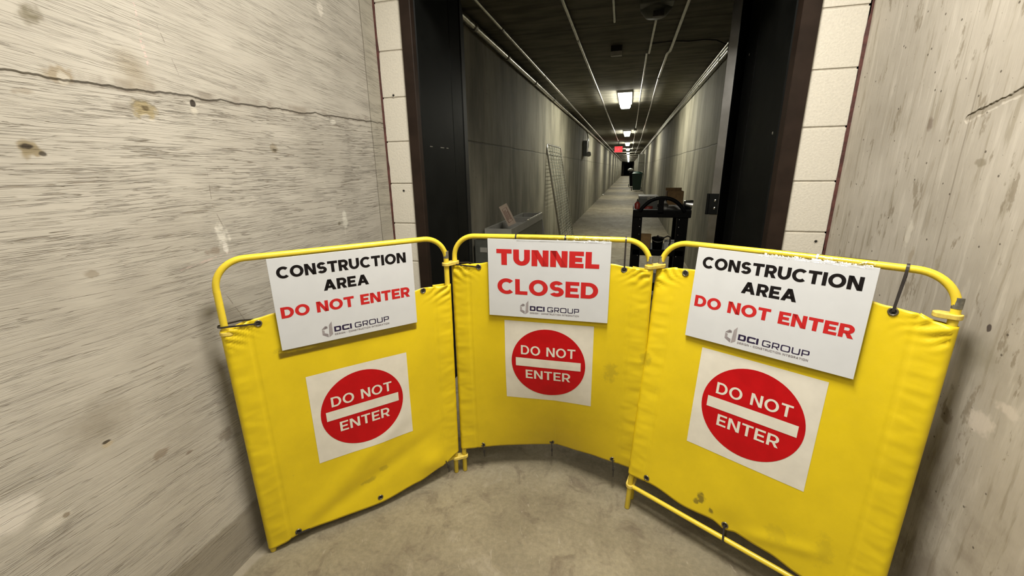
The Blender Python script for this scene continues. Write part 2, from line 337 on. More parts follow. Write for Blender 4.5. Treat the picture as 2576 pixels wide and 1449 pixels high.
t.l(lw.outputs[0], mx.inputs[0]); t.l(tr.outputs[0], mx.inputs[1]); t.l(gl.outputs[0], mx.inputs[2]); t.l(mx.outputs[0], t.out.inputs[0]); bp = t.n('ShaderNodeBump'); bp.inputs['Distance'].default_value = .003; t.l(t.noise(t.co, 45, 3), bp.inputs['Height']); t.l(bp.outputs[0], gl.inputs['Normal']); t.l(bp.outputs[0], lw.inputs['Normal']); M_tape = t.mat
M_cart = simple('black_rubber_plastic', (.004, .004, .004), .5, IOR=1.18)
M_card = simple('brown_cardboard', (.20, .12, .045), .8, nz=.15)
M_greybox = simple('grey_green_metal', (.10, .105, .09), .45, nz=.15, scale=12)
M_greylight = simple('pale_grey_sheet', (.34, .335, .30), .5, nz=.1, scale=8)
M_paper = simple('beige_sign_card', (.42, .34, .27), .6, nz=.08); M_redbrown = simple('red_brown_print', (.16, .05, .035), .6)
M_green = simple('dark_green_plastic', (.004, .030, .018), .4); M_white = simple('white_plastic', (.6, .6, .56), .45)
M_redplast = simple('red_plastic', (.25, .03, .02), .4)
M_wire = simple('galvanised_wire', (.40, .42, .38), .4, .7)
def emis(name, col, s_):
    t = NT(name); t.set((0.8, 0.8, 0.8), .4, 0.); t.put(tuple(col), t.b.inputs['Emission Color']); t.b.inputs['Emission Strength'].default_value = s_; return t.mat
M_lamp = emis('lit_acrylic_lens', (1., .97, .82), 46.)
M_lampend = emis('lit_end_cap', (1., .97, .85), 4.)
M_exit = emis('lit_red_exit_face', (1., .01, .02), .45); M_exit2 = emis('lit_red_letters', (1., .04, .06), 1.6)

# ------------------------------------------------------------ lettering
def ring(cx, cy, rx, ry, w, wy, a0, a1, n=18, e=2.):
    def pt(a, x, y):
        c, s_ = cos(a), sin(a); q = 2. / e
        return (cx + x * math.copysign(abs(c) ** q, c), cy + y * math.copysign(abs(s_) ** q, s_))
    P = []
    for i in range(n):
        a, b = radians(a0 + (a1 - a0) * i / n), radians(a0 + (a1 - a0) * (i + 1) / n)
        P.append([pt(a, rx, ry), pt(b, rx, ry), pt(b, rx - w, ry - wy), pt(a, rx - w, ry - wy)])
    return P
def rect(x0, y0, x1, y1): return [[(x0, y0), (x1, y0), (x1, y1), (x0, y1)]]
def glyph(ch, w, e=2., g=1.):
    wy = w * .86
    if ch == 'I': return rect(0, 0, w, 1), w
    if ch == 'L': return rect(0, 0, w, 1) + rect(w, 0, .70 * g, wy), .70 * g
    if ch == 'T': return rect(0, 1 - wy, .84 * g, 1) + rect(.42 * g - w / 2, 0, .42 * g + w / 2, 1 - wy), .84 * g
    if ch == 'E': return rect(0, 0, w, 1) + rect(w, 0, .74 * g, wy) + rect(w, 1 - wy, .74 * g, 1) + rect(w, .5 - wy / 2, .66 * g, .5 + wy / 2), .74 * g
    if ch == 'N':
        W = .90 * g; return rect(0, 0, w, 1) + rect(W - w, 0, W, 1) + [[(w * .1, 1), (w * 1.12, 1), (W - w * .1, 0), (W - w * 1.12, 0)]], W
    if ch == 'A':
        W = 1.04 * g; k = w * 1.12; c = W / 2
        return [[(0, 0), (k, 0), (c + k * .5, 1), (c - k * .5, 1)], [(W - k, 0), (W, 0), (c + k * .5, 1), (c - k * .5, 1)]] + rect(W * .22, .20, W * .78, .20 + wy * .95), W
    if ch == 'U':
        W = .90 * g; r = W / 2; ry = r if e == 2. else .42
        return rect(0, ry, w, 1) + rect(W - w, ry, W, 1) + ring(r, ry, r, ry, w, wy, 180, 360, 16, e), W
    if ch == 'O': W = 1.06 * g; return ring(W / 2, .5, W / 2, .515, w, wy, 0, 360, 40, e), W
    if ch == 'C':
        W = 1.0 * g; o = 45 if e == 2. else 24
        return ring(.53 * g, .5, .53 * g, .515, w, wy, o, 360 - o, 30, e), .95 * g
    if ch == 'G':
        W = 1.0 * g; o = 45 if e == 2. else 22
        return ring(.5 * g, .5, .5 * g, .515, w, wy, o, 335, 30, e) + rect(W - w, .12, W, .5) + rect(W * .55, .5 - wy, W, .5), W
    if ch == 'D':
        W = .92 * g; rx = W * .55
        return rect(0, 0, w, 1) + rect(w, 0, W - rx, wy) + rect(w, 1 - wy, W - rx, 1) + ring(W - rx, .5, rx, .5, w, wy, -90, 90, 22, e), W
    if ch in 'RP':
        W = .82 * g; ry = .345; rx = min(W * .5, ry * 1.05)
        P = rect(0, 0, w, 1) + rect(w, 1 - wy, W - rx, 1) + rect(w, 1 - 2 * ry, W - rx, 1 - 2 * ry + wy) + ring(W - rx, 1 - ry, rx, ry, w, wy, -90, 90, 16, e)
        if ch == 'R': P += [[(W - w * 1.12, 0), (W + w * .05, 0), (W * .5 + w * .75, 1 - 2 * ry + wy * .3), (W * .5 - w * .3, 1 - 2 * ry + wy * .3)]]
        return P, W
    if ch == 'S':
        W = .80 * g; ry = (1 + wy) / 4 + .004; r = W / 2
        a = 28 if e == 2. else 8
        return ring(r, 1 - ry, r * .94, ry, w, wy, a, 270, 20, e) + ring(r, ry, r, ry, w, wy, -180 + a, 90, 20, e), W
    if ch == '+': return rect(.1, .35, .6, .55) + rect(.25, .2, .45, .7), .7
    if ch == 'X': return [[(0, 0), (w * 1.2, 0), (.8, 1), (.8 - w * 1.2, 1)], [(.8 - w * 1.2, 0), (.8, 0), (w * 1.2, 1), (0, 1)]], .8
    return [], .36
def text(s_, x0, y0, width, cap, w=.2, e=2., g=1., sp=.12, words=False):
    x = 0; Q = []; cut = [0]
    for i, ch in enumerate(s_):
        if ch == ' ': cut.append(len(Q))
        P, W = glyph(ch, w, e, g)
        Q += [[(x + a, b) for a, b in q] for q in P]; x += W + sp
    x -= sp; k = width / x
    Q = [[(x0 + a * k, y0 + b * cap) for a, b in q] for q in Q]
    return [Q[a:b] for a, b in zip(cut, cut[1:] + [len(Q)])] if words else Q
def area2(q): return sum(q[i][0] * q[(i + 1) % len(q)][1] - q[(i + 1) % len(q)][0] * q[i][1] for i in range(len(q)))
def ccw(q): return q if area2(q) > 0 else q[::-1]
def put_polys(mb, polys, fn, mi=0, maxlen=.02):
    for q in polys:
        q = ccw(q)
        if len(q) != 4: mb.add([fn(*p) for p in q], [tuple(range(len(q)))], mi); continue
        A, B, C, D = q
        nu = max(1, int(max(math.dist(A, B), math.dist(D, C)) / maxlen + .99)); nv = max(1, int(max(math.dist(A, D), math.dist(B, C)) / maxlen + .99))
        def f(u, v): return fn(*[(1 - v) * ((1 - u) * A[i] + u * B[i]) + v * ((1 - u) * D[i] + u * C[i]) for i in (0, 1)])
        mb.grid(f, nu, nv, mi, False)

# ------------------------------------------------------------ camera (hand-held, 1.29 m above floor, tilted down, slightly left)
R = [[0.96501499, 0.2618518, -0.01340568], [0.05953744, -0.2686357, -0.9614001], [-0.25534559, 0.92696736, -0.27482747]]
cam = bpy.data.cameras.new('camera'); co = bpy.data.objects.new('camera', cam); COL.objects.link(co)
r_, d_, f_ = [Vector(v).normalized() for v in R]
co.matrix_world = Matrix(((r_.x, -d_.x, -f_.x, 0), (r_.y, -d_.y, -f_.y, 0), (r_.z, -d_.z, -f_.z, 1.2895), (0, 0, 0, 1)))
cam.sensor_fit = 'HORIZONTAL'; cam.sensor_width = 36; cam.lens = 1040.32 * 36 / 2576; cam.clip_start = .02; cam.clip_end = 300
scn.camera = co

# ------------------------------------------------------------ the setting
XL, XR, YD = -1.195, .805, 1.966          # front corridor walls and plane of the block wall
TL, TR, TC, TY0, TY1 = -1.22, .84, 2.38, 2.56, 84.
CH = 2.62
S = dict(kind='structure')
MB().box((XL - .2, -4, 0), (XL, YD, CH)).build('wall_left', M_left, **S)
MB().box((XR, -4, 0), (XR + .2, YD, CH)).build('wall_right', M_right, **S)
MB().box((XL - .2, -4.2, 0), (XR + .2, -4, CH)).build('wall_back', M_plain, **S)
MB().box((XL - .3, -4.2, -.1), (XR + .3, TY1 + .3, 0)).build('floor', M_floor, **S)
MB().box((XL - .2, -4.2, CH), (XR + .2, 2.76, CH + .1)).build('ceiling', M_plain, **S)
MB().box((TL - .2, TY0, 0), (TL, TY1, TC)).build('wall_tunnel_left', M_tun, **S)
MB().box((TR, 2.76, 0), (TR + .2, TY1, TC)).build('wall_tunnel_right', M_tun, **S)
MB().box((TL - .2, 2.70, TC), (TR + .2, TY1, TC + .15)).build('ceiling_tunnel', M_tceil, **S)
# block wall: courses with raked joints on a mortar core
m = MB(); Z0 = .8216; BH = .2
zs = sorted(Z0 + .2032 * k for k in range(-5, 10))
def blockpier(x0, x1, ztop=CH):
    m.box((x0 + .004, YD + .004, 0), (x1 - .004, YD + .58, ztop), 1)
    for i in range(len(zs) - 1):
        a, b = max(zs[i] + .004, .0), min(zs[i + 1] - .003, ztop)
        if b > a + .02 and zs[i + 1] > .02: m.bbox((x0, YD, a), (x1, YD + .05, b), .0025, 0)
blockpier(XL + .008, -1.052); blockpier(.640, XR - .010)
m.build('wall_end', [M_block, M_mortar], **S)
MB().box((-1.052, YD + .002, 2.50), (.640, 2.76, CH)).build('wall_end_header', M_block, **S)
# anchor holes on the blocks, inner shade painted by dark discs, ragged caulk in the corners
m = MB()
for x, z in ((-1.126, 1.645), (-1.113, 1.193), (.764, .988)):
    m.lathe([(.0095, .0), (.007, .0012), (.0055, .0008)], 14, T(x, YD, z) @ RX(pi / 2), 1)
    m.lathe([(.0055, .0009), (.0001, .0009)], 14, T(x, YD, z) @ RX(pi / 2), 0)
m.build('anchor_hole_mark', [M_dark, M_mortar], label='painted dark anchor holes with chipped rims in the cream block piers', cat='anchor holes', kind='structure')
for side, x, sg in (('left', XL, 1), ('right', XR, -1)):
    pts = []; n = 110; m = MB()
    vs = []; 
    for i in range(n + 1):
        z = CH * i / n; w = .007 + .006 * mn.noise(Vector((side == 'left', z * 9, 0))) + .003 * mn.noise(Vector((5, z * 60, 0)))
        w = max(.004, w); vs += [(x, YD - w * .5, z), (x + sg * (w * 1.1 + .003), YD - .0015, z), (x, YD, z)]
    fs = [(i * 3, i * 3 + 1, i * 3 + 4, i * 3 + 3) for i in range(n)] + [(i * 3 + 1, i * 3 + 2, i * 3 + 5, i * 3 + 4) for i in range(n)]
    m.add(vs, fs); m.build('trim_%d' % (1 if sg > 0 else 2), M_rust, **S)
# steel door frame
def jamb(name, prof, mat):
    MB().prism(prof, 0, 2.50).build(name, mat, **S)
jamb('trim_3', [(-1.052, YD - .012), (-1.003, YD - .012), (-1.0, YD - .009), (-1.0, 1.990), (-1.006, 1.993), (-1.006, 2.000), (-1.052, 2.0)], M_brown)
jamb('trim_4', [(-1.052, 2.0), (-1.006, 2.0), (-1.0, 2.004), (-1.0, 2.39), (-1.004, 2.393), (-1.004, 2.398), (-1.0, 2.401), (-1.0, 2.545), (-1.006, 2.551), (-1.06, 2.551)], M_black)
jamb('trim_5', [(.640, YD - .012), (.583, YD - .012), (.580, YD - .009), (.577, 2.006), (.584, 2.010), (.584, 2.022), (.64, 2.022)], M_brown)
jamb('trim_6', [(.640, 2.022), (.584, 2.022), (.577, 2.027), (.571, 2.50), (.576, 2.504), (.576, 2.509), (.571, 2.513), (.567, 2.700), (.575, 2.707), (.64, 2.707)], M_black)
MB().box((-1.0, YD - .012, 2.12), (.585, 2.10, 2.50)).box((-1.0, 2.10, 2.34), (.585, 2.70, 2.50)).build('trim_7', M_black, **S)  # unseen door head, its low front step added to keep light out of the tunnel
# open steel door leaves
def leaf(name, hx, hy, ex, ey, th=.044):
    a = atan2(ey - hy, ex - hx); L = math.hypot(ex - hx, ey - hy); Mx = T(hx, hy, 0) @ RZ(a)
    o = MB().bbox((.004, -th / 2, .012), (L, th / 2, 2.31), .003, 0, Mx).build(name, M_black, **S)
    return o, Mx
d1, Mx = leaf('door_1', .497, 2.690, .80, 3.48)
MB().bbox((-.002, -.022, .012), (.004, .022, 2.31), .001, 0, Mx).build('edge_channel', M_edge, d1, label='black door edge, its gloss painted silver')
for z in (.28, 1.08):
    h = MB().bbox((-.006, -.02, z - .06), (-.002, .045, z + .06), .001, 0, Mx).tube([Mx @ Vector((-.008, .036, z - .06)), Mx @ Vector((-.008, .036, z + .06))], .007).build('hinge', M_black, d1)
    mm = MB()
    for dz in (-.022, .022): mm.lathe([(.0001, .004), (.006, .003), (.0085, .0)], 12, Mx @ T(-.006, -.002, z + dz) @ RY(-pi / 2))
    mm.build('screw', M_chrome, h, label='bright screw heads')
d2, _ = leaf('door_2', -1.028, 2.58, -1.190, 3.06)
# screws and scuffs on the frames
m = MB()
for x, y, z in ((.5715, 2.621, 1.461), (.5755, 2.076, 1.423), (.569, 2.637, 1.848)):
    m.lathe([(.0001, .003), (.005, .002), (.007, 0)], 10, T(x, y, z) @ RY(-pi / 2))
m.build('screw', M_ferrule, label='dull screw heads in the right side of the black door frame', cat='screws', kind='structure')
m = MB()
for y0, y1 in ((2.07, 2.10), (2.20, 2.245), (2.28, 2.305)): m.bbox((-1.001, y0, 1.409), (-.9985, y1, 1.414), .0008)
m.build('frame_weld', M_ferrule, label='short horizontal weld marks on the left side of the black frame', cat='weld marks', kind='structure')
# far end of the tunnel
MB().box((TL - .2, TY1, 0), (TR + .2, TY1 + .2, TC)).build('wall_tunnel_end', M_tun, **S)
d3 = MB().bbox((-.88, TY1 - .05, 0), (-.11, TY1, 2.05), .01).bbox((-.10, TY1 - .05, 0), (.60, TY1, 2.05), .01).build('door_3', M_black, **S)
MB().tube([(-.18, TY1 - .08, .95), (-.18, TY1 - .08, 1.15)], .015).build('door_handle', M_ferrule, d3)
# ------------------------------------------------------------ folding barrier
H, W = 1.0529, .7155; RT = .0098
PAN = {'left': (-1.1377, .8906, .8394, -.0228), 'middle': (-.6265, 1.4426, .0181, .0067), 'right': (.0725, 1.3997, -.5228, .1222)}
class Panel:
    def __init__(s, k):
        x, y, a, l = PAN[k]; s.k = k; s.B = Vector((x, y, 0)); s.e = Vector((cos(a), sin(a), 0))
        s.u = Vector((-sin(a) * l, cos(a) * l, H)).normalized(); s.n = s.e.cross(s.u).normalized()
    def p(s, a, b, c=0.): return s.B + s.e * a + s.u * b + s.n * c
TOP = {'left': [(-.02, .842), (0, .845), (.085, .868), (.13, .874), (.3, .868), (.58, .868), (.614, .875), (.70, .872), (.74, .868)],
       'middle': [(-.02, .932), (0, .938), (.1, .950), (.138, .956), (.35, .965), (.593, .968), (.634, .962), (.70, .955), (.74, .950)],
       'right': [(-.02, .952), (0, .955), (.05, .968), (.12, .972), (.35, .968), (.566, .962), (.598, .957), (.65, .952), (.69, .938), (.74, .930)]}
BOT = {'left': [(-.02, .018), (0, .020), (.033, .024), (.09, .040), (.22, .036), (.374, .030), (.537, .047), (.64, .075), (.72, .110), (.74, .115)],
       'middle': [(-.02, .118), (0, .119), (.115, .120), (.374, .124), (.456, .128), (.569, .138), (.69, .148), (.74, .152)],
       'right': [(-.02, .150), (0, .153), (.083, .158), (.206, .141), (.30, .148), (.343, .136), (.38, .147), (.468, .142), (.565, .124), (.74, .110)]}
def interp(tb, x):
    for (a, b), (c, d) in zip(tb, tb[1:]):
        if x <= c: k = (x - a) / (c - a); k = max(0, k); k = k * k * (3 - 2 * k); return b + (d - b) * k
    return tb[-1][1]
def sst(a, b, x): k = max(0., min(1., (x - a) / (b - a))); return k * k * (3 - 2 * k)
def surf_n(k, s_, t_):
    # depth of the cover's front face off the tube plane
    edge = max(1 - sst(0, .16, s_), sst(W - .16, W, s_))
    n = .0045 + (RT + .0035 - .0045) * edge
    tt, tb = interp(TOP[k], s_), interp(BOT[k], s_)
    sd = {'left': 3, 'middle': 11, 'right': 23}[k]
    inner = sst(0, .12, s_) * (1 - sst(W - .12, W, s_))
    n += .0035 * inner * mn.noise(Vector((s_ * 4, t_ * 3, sd)))
    # puckered sleeve along both posts
    for d in (s_, W - s_):
        sl = 1 - sst(.03, .085, d)
        n += sl * (.0017 * mn.noise(Vector((d * 12 + sd, t_ * 34, 2))) + .0010 * mn.noise(Vector((d * 25, t_ * 70 + sd, 4))))
        n -= .0026 * math.exp(-((d - .058) / .0035) ** 2)
        if d < .056: n += .0009
        # gathered folds under the top corners
        g = (1 - sst(.0, .13, d)) * sst(tt - .09, tt - .01, t_)
        n += g * .0045 * sin((t_ * 1.0 + d * .55) * 230 + 5 * mn.noise(Vector((d * 20, t_ * 20, sd))))
    if k == 'middle':
        x_ = min(max(s_ / W, 0), 1); f = x_ / .55 if x_ < .55 else (1 - x_) / .45; f = f * .8 + .2 * sin(pi * x_); h = max(0., (.60 - t_) / .48); n -= .115 * f * h ** 1.7
        n -= .006 * sin(pi * s_ / W) * sst(.9, .96, t_)
    if k == 'left':
        # lower edge swings forward, with diagonal drag folds towards the bottom left corner
        f = sin(pi * min(max(s_ / W, 0), 1)); h = max(0., (.40 - t_) / .36)
        n += .020 * f * h * h
        q = (t_ - .03) - (s_ - .05) * .75; n += .006 * f * math.exp(-(q / .05) ** 2) * (1 - sst(.25, .5, t_)); q2 = (t_ - .02) - (s_ - .05) * .40
        n -= .006 * f * math.exp(-(q2 / .035) ** 2) * (1 - sst(.2, .4, t_))
        q3 = math.hypot((s_ - .60), (t_ - .115) * 1.2); n += .012 * math.exp(-(q3 / .06) ** 2)
        q4 = abs((t_ - .868 + (s_ - .085) * .0) + (s_ - .0) * .1)
    if k == 'right':
        h = max(0., (.35 - t_) / .3); n += .006 * sin(pi * s_ / W) * h
        q = math.hypot(s_ - .343, t_ - .15); n -= .006 * math.exp(-(q / .05) ** 2)
        q = (t_ - .15) - (s_ - .35) * .30; n += .004 * sst(.36, .45, s_) * math.exp(-(q / .02) ** 2) * (1 - sst(.55, .62, s_))
    return n
def cover_mesh(P):
    k = P.k; r = RT + .0035
    cols = []    # (s, forced n or None)
    for i in range(7): cols.append((.055 - .055 * i / 6, -r, 0))
    for i in range(1, 8): a = -pi / 2 - pi * i / 8; cols.append((r * cos(a), r * sin(a), 0))
    N = 120
    for i in range(N + 1): cols.append((W * i / N, None, 0))
    for i in range(1, 8): a = pi / 2 - pi * i / 8; cols.append((W + r * cos(a), r * sin(a), 0))
    for i in range(7): cols.append((W - .055 * i / 6, -r, 0))
    NV = 120; mb = MB(); vs = []
    for j in range(NV + 1):
        v = j / NV
        for s_, nn, _ in cols:
            sc = min(max(s_, -.0), W); a, b = interp(BOT[k], sc), interp(TOP[k], sc)
            tt = a + (b - a) * v
            if nn is None: q = surf_n(k, s_, tt)
            else:
                q = nn + .0012 * mn.noise(Vector((s_ * 9, tt * 40, 7)))
            vs.append(P.p(s_, tt, q))
    nc = len(cols); fs = [(j * nc + i, j * nc + i + 1, (j + 1) * nc + i + 1, (j + 1) * nc + i) for j in range(NV) for i in range(nc - 1)]
    mb.add(vs, fs, 0, True); return mb
def eyelet(P, s_, t_, n_):
    Mx = Matrix(((P.e.x, P.u.x, P.n.x, 0), (P.e.y, P.u.y, P.n.y, 0), (P.e.z, P.u.z, P.n.z, 0), (0, 0, 0, 1))); q = P.p(s_, t_, n_); Mx = T(*q) @ Mx
    mb = MB(); pr = [(.0088 + .0022 * cos(a), .0006 + .0020 * sin(a)) for a in [pi * i / 6 for i in range(7)]]
    mb.lathe(pr, 20, Mx, 0); mb.lathe([(.0072, .0007), (.0001, .0007)], 20, Mx, 1); return mb  # dark disc paints the shade inside, the cover itself is not cut
def loop(P, a, b, n0, n1, w=.0045, mid=None):
    pass
barrier = empty('folding_barrier', (-.3, 1.1, 0), label='yellow three-panel folding barrier with vinyl covers standing in front of the dark doorway', cat='barrier')
def child(o, par):
    o.parent = par; o.matrix_parent_inverse = Matrix.Translation(-barrier.location); return o
panels = {}
SIGNW, SIGNH = .445, .296
for k in ('left', 'middle', 'right'):
    P = Panel(k); panels[k] = P
    pe = empty('barrier_panel', (0, 0, 0), label={'left': 'panel beside the rough left wall, its cover slipped down', 'middle': 'middle panel, bowed cover', 'right': 'panel angled towards the right wall, nearest and widest in view'}[k])
    child(pe, barrier)
    K = lambda name, mb, mat, **kw: mb.build(name, mat, pe, **kw)
    # frame: arched tube, lower posts, lower rail
    r = .083; arch = [P.p(0, .95)] + [P.p(0, H - r)] + [P.p(r - r * cos(a), H - r + r * sin(a)) for a in [pi / 2 * i / 12 for i in range(1, 13)]]
    arch += [P.p(r + (W - 2 * r) * i / 8, H + (.0015 * sin(pi * i / 8) if k != 'left' else 0)) for i in range(1, 8)] + [P.p(W - r + r * sin(a), H - r + r * cos(a)) for a in [pi / 2 * i / 12 for i in range(0, 13)]] + [P.p(W, .95)]
    K('frame_arch', MB().tube(arch, RT * .96, 14), M_tube)
    for s_ in (0, W): K('post', MB().tube([P.p(s_, .001), P.p(s_, .003), P.p(s_, .5), P.p(s_, .965)], [RT * .9, RT, RT, RT], 14), M_tube)
    for s_ in ((0, W) if k == 'right' else (W,)): K('ferrule', MB().tube([P.p(s_, .974), P.p(s_, 1.0)], RT * 1.04, 14), M_ferrule, label='bare grey tube joint')
    if k != 'middle':
        zr = .101 if k == 'right' else .082
        K('lower_rail', MB().tube([P.p(.008, zr), P.p(W / 2, zr - .001), P.p(W - .008, zr)], RT * .86, 12), M_tube)
    cv = K('cover', cover_mesh(P), M_vinyl, label='yellow vinyl cover')
    so = cv.modifiers.new('thickness', 'SOLIDIFY'); so.thickness = .0008; so.offset = -1
    # printed square with DO NOT ENTER disc
    cs, ct = {'left': (.360, .462), 'middle': (.367, .560), 'right': (.352, .553)}[k]
    def F(off): return lambda a, b: P.p(a, b, surf_n(k, a, b) + off)
    sc = {'left': 1.0, 'middle': .99, 'right': .985}[k]
    dm = MB(); hw, hh = .1725 * sc, .1725 * sc
    put_polys(dm, rect(cs - hw, ct - hh, cs + hw, ct + hh), F(.0007), 0, .012)
    dm.grid(lambda u, v: F(.0013)(cs + .146 * sc * v * cos(2 * pi * u), ct + .146 * sc * v * sin(2 * pi * u)) , 64, 12, 1, False)
    put_polys(dm, rect(cs - .1285 * sc, ct - .018, cs + .1285 * sc, ct + .018), F(.0019), 0)
    put_polys(dm, text('DO NOT', cs - .107 * sc, ct + .033, .214 * sc, .0385, .19, 2., .92, .13), F(.0019), 0)
    put_polys(dm, text('ENTER', cs - .089 * sc, ct - .0715, .178 * sc, .0385, .19, 2., .92, .13), F(.0019), 0)
    K('printed_sign', dm, [M_decal, M_redvinyl], label='white square with a red no-entry disc printed on the cover')
    G = {'left': [(.085, .851), (.614, .864), (.377, .055), (.085, .052)], 'middle': [(.098, .936), (.632, .949), (.083, .134), (.374, .141), (.633, .158)], 'right': [(.092, .956), (.612, .944), (.065, .175), (.343, .152)]}[k]
    for g in G: K('eyelet', eyelet(P, g[0], g[1], surf_n(k, *g) + .0006), [M_brass, M_dark])
    # cable ties
    def side_tie(s0, t0, sp, tp):  # from eyelet round the outside of a post
        pts = [P.p(s0, t0, surf_n(k, s0, t0) + .003), P.p((s0 + sp) / 2, (t0 + tp) / 2 + .001, .016), P.p(sp + .006, tp, .0135), P.p(sp - .006, tp, .0125), P.p(sp - .0145, tp, .003), P.p(sp - .0135, tp, -.008), P.p(sp, tp, -.0145), P.p((s0 + sp) / 2, (t0 + tp) / 2 + .008, -.012), P.p(s0 - .008, t0 + .010, -.004), P.p(s0 - .002, t0 + .004, .0)]
        return MB().strap(pts, .005, .0016, P.u)
    def top_tie(s0, t0, s1):
        pts = [P.p(s0, t0, surf_n(k, s0, t0) + .003), P.p(s0 * .5 + s1 * .5, (t0 + H) / 2, .012), P.p(s1, H - .003, .0125)] + [P.p(s1, H + .0118 * sin(a), .0118 * cos(a)) for a in [pi * i / 8 for i in range(1, 9)]] + [P.p(s1, H - .02, -.011), P.p(s0, t0 + .005, -.003)]
        return MB().strap(pts, .0062 if k == 'right' else .005, .0016, P.e)
    def ring_tie(s0, tail=None):
        pts = [P.p(s0, H + .0112 * cos(a), .0112 * sin(a)) for a in [2 * pi * i / 14 for i in range(15)]]
        return MB().strap(pts, .0055, .0015, P.e)
    def hang_tie(s0, t0, L, dx=.0):
        n0 = surf_n(k, s0, t0)
        mb = MB().strap([P.p(s0, t0 + .002, n0 + .003), P.p(s0 + dx * .4, t0 - .018, n0 + .004), P.p(s0 + dx, t0 - L * .6, n0 + .001), P.p(s0 + dx * 1.1, t0 - L, n0 - .002)], .0042, .0015, P.e)
        a = P.p(s0 + dx * .9, t0 - L * .55, n0 + .001); mb.bbox(a - Vector((.004, .003, .006)), a + Vector((.004, .004, .006)), .001); return mb
    ties = {'left': [side_tie(.085, .851, -.002, .858), hang_tie(.66, .095, .065, .012), MB().strap([P.p(.075, .048, .02), P.p(.095, .046, .022), P.p(.12, .040, .016), P.p(.14, .05, -.004)], .006, .0018, P.u)],
            'middle': [side_tie(.098, .936, -.004, .945), top_tie(.632, .949, .632), ring_tie(.245), ring_tie(.425), hang_tie(.083, .134, .062, .004), hang_tie(.374, .141, .075, .001), hang_tie(.633, .158, .085, .006)],
            'right': [top_tie(.612, .944, .618), MB().strap([P.p(.343, .155, surf_n(k, .343, .155) + .003), P.p(.343, .135, surf_n(k, .343, .14) + .003), P.p(.347, .101, .0115), P.p(.349, .0905, .006), P.p(.349, .089, -.004), P.p(.348, .101, -.011), P.p(.345, .14, -.004)], .006, .0018, P.e)]}[k]
    for q in ties: K('cable_tie', q, M_tie, label='black cable tie')
    if k == 'right':
        q = ring_tie(.437); K('cable_tie', q, M_cleartie, label='clear cable tie round the top tube')
    # hanging notice boards are things of their own
def plane_frame(P, off):
    return lambda a, b: P.p(a, b, off)
def notice(k, s0, t0, lines, label):
    P = panels[k]; root = empty('notice_board', P.p(s0 + SIGNW / 2, t0, .016), label=label, cat='sign')
    inv = Matrix.Translation(-root.location)
    def K(name, mb, mat, **kw): o = mb.build(name, mat, root, **kw); o.matrix_parent_inverse = inv; return o
    Mx = Matrix(((P.e.x, P.u.x, P.n.x, P.B.x), (P.e.y, P.u.y, P.n.y, P.B.y), (P.e.z, P.u.z, P.n.z, P.B.z), (0, 0, 0, 1)))
    n0 = .0135; n1 = .0175
    K('board', MB().bbox((s0, t0, n0), (s0 + SIGNW, t0 + SIGNH, n1), .0006, 0, Mx), M_board)
    fn = plane_frame(P, n1 + .0004)
    def X(f): return s0 + f * SIGNW
    def Y(f): return t0 + SIGNH * (1 - f)
    for name, s_, xa, xb, ya, yb, mat, w in lines:
        for word in text(s_, X(xa), Y(yb), (xb - xa) * SIGNW, (yb - ya) * SIGNH, w, 2., 1.0, .085, True):
            mb = MB(); put_polys(mb, word, fn, 0, 1.); K(name, mb, mat)
    # company mark
    mb = MB(); ix, iy, iw, ih = X(.272), Y(.955), .0335, .0535
    q = lambda L: [(ix + a * iw, iy + b * ih) for a, b in L]
    put_polys(mb, [q([(.61, 0), (.98, .16), (.98, 1), (.70, .79)])], fn, 0, 1.)
    put_polys(mb, [q([(0, .58), (.24, .56), (.55, .71), (.35, .77)]), q([(.24, .56), (.55, .6), (.55, .71), (.35, .68)])], fn, 1, 1.)
    put_polys(mb, [q([(.02, .22), (.24, .31), (.24, .49), (.02, .55)])], fn, 0, 1.); put_polys(mb, [q([(.02, .22), (.55, .01), (.55, .22), (.24, .31)])], fn, 1, 1.)
    put_polys(mb, text('DCI', X(.358), Y(.905), .056, .0185, .28, 5., 1.15, .14), fn, 2, 1.)
    put_polys(mb, text('GROUP', X(.358) + .066, Y(.905), .117, .0185, .17, 5., 1.15, .20), fn, 2, 1.)
    put_polys(mb, text('DESIGN + CONSTRUCTION INTEGRATION', X(.358), Y(.945), .183, .0062, .30, 4., 1.3, .25), fn, 1, 1.)
    K('company_mark', mb, [M_greyink, M_greyink2, M_navy])
    return root, K, P
ca = [('heading', 'CONSTRUCTION', .045, .945, .093, .215, M_ink, .265), ('heading', 'AREA', .325, .645, .292, .412, M_ink, .265), ('warning_text', 'DO NOT ENTER', .032, .955, .522, .645, M_redink, .265)]
n1, K1, P1 = notice('left', .1345, .7495, ca, 'white CONSTRUCTION AREA board on the left barrier panel, beside the rough board-marked wall')
n2, K2, P2 = notice('middle', .140, .7515, [('heading', 'TUNNEL', .075, .915, .125, .325, M_redink, .31), ('heading', 'CLOSED', .078, .915, .50, .70, M_redink, .265)], 'white TUNNEL CLOSED board with red letters on the middle barrier panel')
n3, K3, P3 = notice('right', .125, .7515, ca, 'white CONSTRUCTION AREA board on the right barrier panel, nearest to the streaked right wall')
def tape_arc(P, s0, s1, tb, K):
    def f(u, v):
        s_ = s0 + (s1 - s0) * u; wv = .0007 * mn.noise(Vector((s_ * 60, v * 8, 3)))
        if v < .35: return P.p(s_, tb + (H - tb) * v / .35, .0182 + wv - (.0182 - .0122) * v / .35)
        a = pi * (v - .35) / .65; return P.p(s_, H + (.0118 + wv) * sin(a), (.0122 + wv) * cos(a))
    K('tape', MB().grid(f, 40, 14), M_tape, label='clear tape over the top tube')
